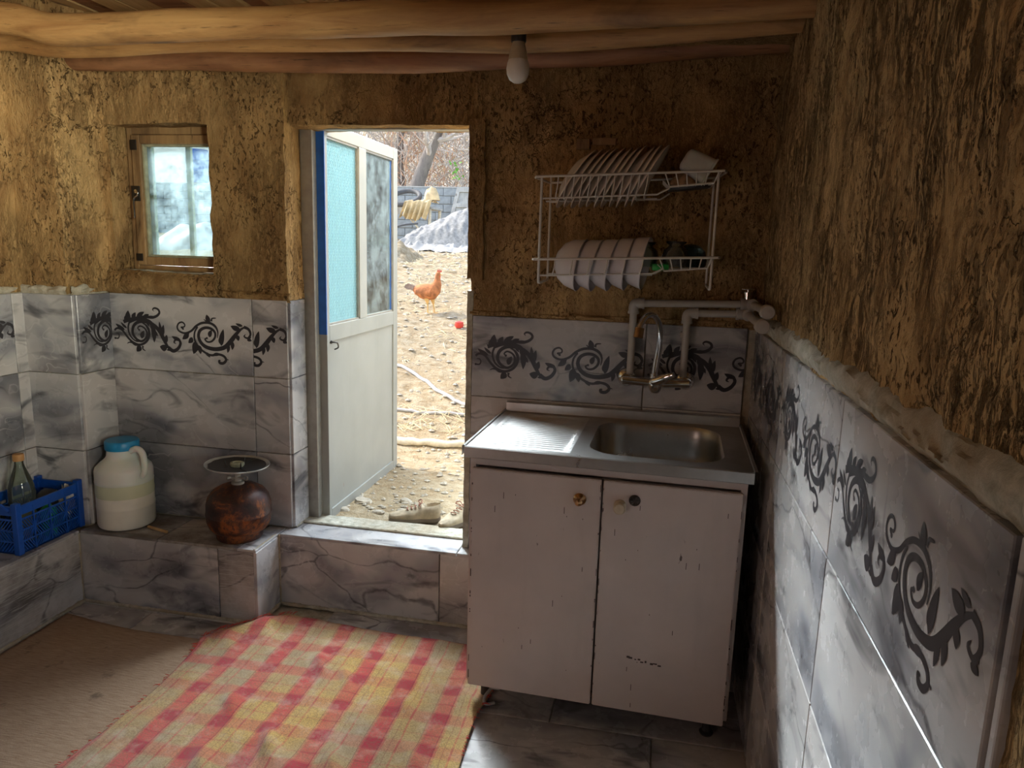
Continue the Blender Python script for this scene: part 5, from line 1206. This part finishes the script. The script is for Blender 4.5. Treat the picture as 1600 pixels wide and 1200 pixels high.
# hoses and the pale pole
def gpath(pts, dz): return [Vector((p.x, p.y, gz(p.x, p.y)+dz)) for p in catmull([Vector((x, y, 0)) for x, y in pts], 8)]
def gnd_at(px, py):      # yard point under a direction from the camera, used only to lay the hoses out
    return None
m = MB(); m.tube(gpath([(-2.6, 2.75), (-2.05, 2.45), (-1.75, 2.12), (-1.45, 1.95), (-1.1, 1.90), (-.8, 1.80)], .012), .013, 10); tag(m.build('hose', 'hose', origin=(-1.7, 2.2, .4), smooth=True), 'grey garden hose, the farther one, slanting down across the yard', 'hose')
m = MB(); m.tube(gpath([(-2.6, 1.86), (-2.1, 1.87), (-1.75, 1.84), (-1.45, 1.86), (-1.15, 1.93), (-.8, 2.05)], .010), .011, 10); tag(m.build('hose', 'hose', origin=(-1.6, 1.86, .4), smooth=True), 'thin grey hose lying level across the yard between hose and pole', 'hose')
m = MB(); m.tube(gpath([(-2.7, 1.46), (-1.95, 1.42), (-1.55, 1.40), (-1.30, 1.40), (-1.12, 1.36), (-.85, 1.32)], .022), [.018+.006*abs(math.sin(i*.7)) for i in range(41)], 10); tag(m.build('pole', 'pole', origin=(-1.6, 1.4, .3), smooth=True), 'pale knobbly pole wrapped in cloth lying nearest the doorstep', 'pole')
m = MB(); m.grid(14, 8, lambda u, v: Vector((-1.46+.16*u, 1.56+.06*v, gz(-1.4, 1.56)+.004+.022*math.sin(PI*v)*math.sin(PI*u)))); tag(m.build('paper_scrap', 'sheet_white', origin=(-1.4, 1.58, .3), smooth=True), 'scrap of white paper on the dirt above the pale pole', 'paper')
for i, (x, y, r) in enumerate(((-1.62, .42, .035), (-1.50, .30, .022), (-1.66, .29, .020), (-1.43, .47, .026), (-1.40, .33, .024), (-1.20, .62, .02))):
    m = MB(); m.lathe([(0, -.3*r), (.8*r, -.2*r), (r, .1*r), (.75*r, .45*r), (.3*r, .62*r), (0, .65*r)], (x, y, gz(x, y)), 9)
    for v in m.v: v += noise.noise_vector(v*30)*r*.35; v.x = x+(v.x-x)*1.3
    tag(m.build('stone', 'stone', origin=(x, y, gz(x, y))), ['largest flat pale stone outside beneath the door leaf', 'small pale stone just outside the threshold, middle of the doorway', 'small pale stone under the foot of the door leaf', 'pale stone beyond the left shoe', 'pale stone beside the toe of the left shoe', 'small pale stone beyond the right shoe'][i], 'stone', 'pale stones outside the threshold')

# shoes on the doorstep
def shoe(cx, cy, ang, L, label, upper, lace, s=1.0):
    cz = gz(cx, cy)+.006; t = empty('shoe', (cx, cy, cz), label, 'shoe', 'shoes outside the door'); ca, sa = math.cos(ang), math.sin(ang)
    def w(p): return Vector((cx+p[0]*ca-p[1]*sa, cy+p[0]*sa+p[1]*ca, cz+p[2]))
    def outline(f): return (.034+.012*abs(math.sin(PI*min(1, f*1.25)))**.7-.006*math.exp(-((f-.38)/.12)**2))*(min(1, f/.08)**.5 if f < .08 else 1)*(max(0.0, (1-f)/.14)**.5 if f > .86 else 1)
    def top(f): return .078-.018*f if f < .30 else (.0726-.045*((f-.30)/.70)**.85)
    m = MB(); R = []
    for i in range(21):
        f = .004+.992*i/20; hw = max(.006, outline(f))*s; R.append([w((L*(f-.5), hw*c_*1.0, .016*(1 if c2 else 0))) for c_, c2 in ((-1, 0), (1, 0), (1.02, 1), (-1.02, 1))])
    m.loft(R); m.build('sole', 'sole', t, True, angle=50)
    m = MB(); R = []
    for i in range(21):
        f = .01+.98*i/20; hw = max(.006, outline(f))*.97*s; h = top(f)*s; ring = []
        for k in range(14):
            a = PI*k/13; c_ = math.cos(a); z = .012+(h-.012)*abs(math.sin(a))**.6
            if f < .36 and .3 < k/13 < .7: z -= .045*s*(1-abs(k/13-.5)/.2)*min(1, (.36-f)/.08)*min(1, f/.05)
            ring.append(w((L*(f-.5), hw*c_*(1-.25*math.sin(a)**2*(1 if f < .6 else .2)), z+.004*noise.noise(Vector((f*9, k*.6, cx*9))))))
        R.append(ring)
    m.loft(R, cap=True); m.build('upper', upper, t, True, angle=70)
    m = MB()
    for q in range(4): f = .40+.075*q; h = top(f)*s+.004; hw = .016*s; m.tube(catmull([w((L*(f-.5), -hw, h-.004)), w((L*(f-.5)+.006, 0, h+.003)), w((L*(f-.5), hw, h-.004))], 3), .0025, 6)
    f = .38; h = top(f)*s+.006
    for sg in (-1, 1): m.tube(catmull([w((L*(f-.5), 0, h)), w((L*(f-.5)-.004, .018*sg, h+.012)), w((L*(f-.5)+.01, .030*sg, h+.004)), w((L*(f-.5)+.004, .006*sg, h))], 4), .0025, 6)
    m.build('laces', lace, t, True)
shoe(-1.315, .250, math.radians(200), .225, 'worn dusty khaki shoe outside the threshold, toe pointing left', 'shoe', 'shoe_red')
shoe(-1.125, .262, math.radians(245), .235, 'worn dusty khaki shoe outside the threshold, toe towards the room', 'shoe', 'shoe_red')
shoe(-1.045, .345, math.radians(255), .24, 'dark blue shoe half hidden behind the right khaki shoe', 'shoe_dark', 'black')

# hen
HX, HY = -2.45, 4.02; HZ = gz(HX, HY)
hn = empty('hen', (HX, HY, HZ), 'rust-orange hen walking right on the straw outside the door', 'hen')
def ring(c, t, ry, rz, n=18):
    t = Vector(t).normalized(); s_ = Vector((0, 1, 0)); u = t.cross(s_).normalized(); s2 = u.cross(t); return [Vector(c)+s2*ry*math.cos(2*PI*k/n)+u*rz*math.sin(2*PI*k/n) for k in range(n)]
B = lambda x, z, y=0: (HX+x, HY+y, HZ+z)
m = MB(); m.loft([ring(B(-.150, .225), (1, 0, -.2), .012, .018), ring(B(-.125, .220), (1, 0, -.15), .035, .042), ring(B(-.08, .208), (1, 0, 0), .062, .066), ring(B(-.02, .200), (1, 0, .1), .076, .080), ring(B(.035, .208), (1, 0, .4), .074, .078), ring(B(.070, .240), (1, 0, 1.0), .056, .062), ring(B(.085, .285), (.3, 0, 1), .038, .042), ring(B(.088, .325), (.05, 0, 1), .025, .028), ring(B(.088, .350), (.2, 0, 1), .022, .024), ring(B(.094, .372), (.4, 0, 1), .022, .024), ring(B(.100, .388), (.4, 0, 1), .014, .015), ring(B(.104, .394), (.4, 0, 1), .004, .004)])
m.build('body', 'hen', hn, True, angle=80)
for sg in (-1, 1):
    m = MB(); m.grid(14, 8, lambda u, v: Vector(B(.045-.165*u, .235-.075*v*(1-u*.35)-.012*u, 0))+Vector((0, sg*(.066+.016*math.sin(PI*v)*(1-.6*u))-sg*.02*u*u, 0))); w_ = m.build('wing', 'hen', hn, True); sd = w_.modifiers.new('t', 'SOLIDIFY'); sd.thickness = .010
m = MB()
for q in range(7): y = -.024+.008*q; m.add([B(-.12, .215, y*.5), B(-.12, .250, y*.5), B(-.20, .262+.006*(q % 3), y), B(-.235+.01*(q % 2), .238+.004*q, y), B(-.20, .218, y)], [(0, 1, 2, 3, 4)])
tl = m.build('tail', 'hen_tail', hn); sd = tl.modifiers.new('t', 'SOLIDIFY'); sd.thickness = .005
m = MB()
for q in range(4): x = .086+.012*q; m.add([B(x-.007, .388, -.003), B(x+.007, .392, -.003), B(x+.001, .418-.004*abs(q-1), -.003), B(x-.007, .388, .003), B(x+.007, .392, .003), B(x+.001, .418-.004*abs(q-1), .003)], [(0, 1, 2), (3, 5, 4), (0, 3, 4, 1), (1, 4, 5, 2), (2, 5, 3, 0)])
m.build('comb', 'comb', hn); m = MB(); m.lathe([(0, -.012), (.008, -.006), (.007, .004), (0, .010)], B(.110, .348), 8); m.build('wattle', 'comb', hn)
m = MB(); m.tube([B(.112, .368), B(.140, .362)], [.007, .001], 8); m.build('beak', 'beak', hn, True)
for (x, y, fx) in ((-.010, -.025, .030), (.030, .028, .055)):
    m = MB(); k0, k1, k2 = Vector(B(x, .150, y)), Vector(B(x+.012, .085, y)), Vector(B(x+fx*.4, .008, y)); m.tube([k0, k0.lerp(k1, .5), k1], [.028, .018, .009], 10); m.tube([k1, k2], [.007, .006], 8)
    for a in (-.5, 0, .5): m.tube([k2, k2+Vector((.045*math.cos(a), .045*math.sin(a), -.006))], [.005, .003], 6)
    m.tube([k2, k2+Vector((-.022, 0, -.005))], [.005, .003], 6); m.build('leg', 'beak', hn, True)
m = MB(); m.lathe([(0, 0), (.03, 0), (.04, .02), (.035, .05), (0, .06)], (-2.02, 3.55, gz(-2.02, 3.55)), 12); tag(m.build('ball', 'comb', origin=(-2.02, 3.55, gz(-2.02, 3.55)), smooth=True), 'small orange-red ball on the ground at the right edge of the doorway', 'ball')
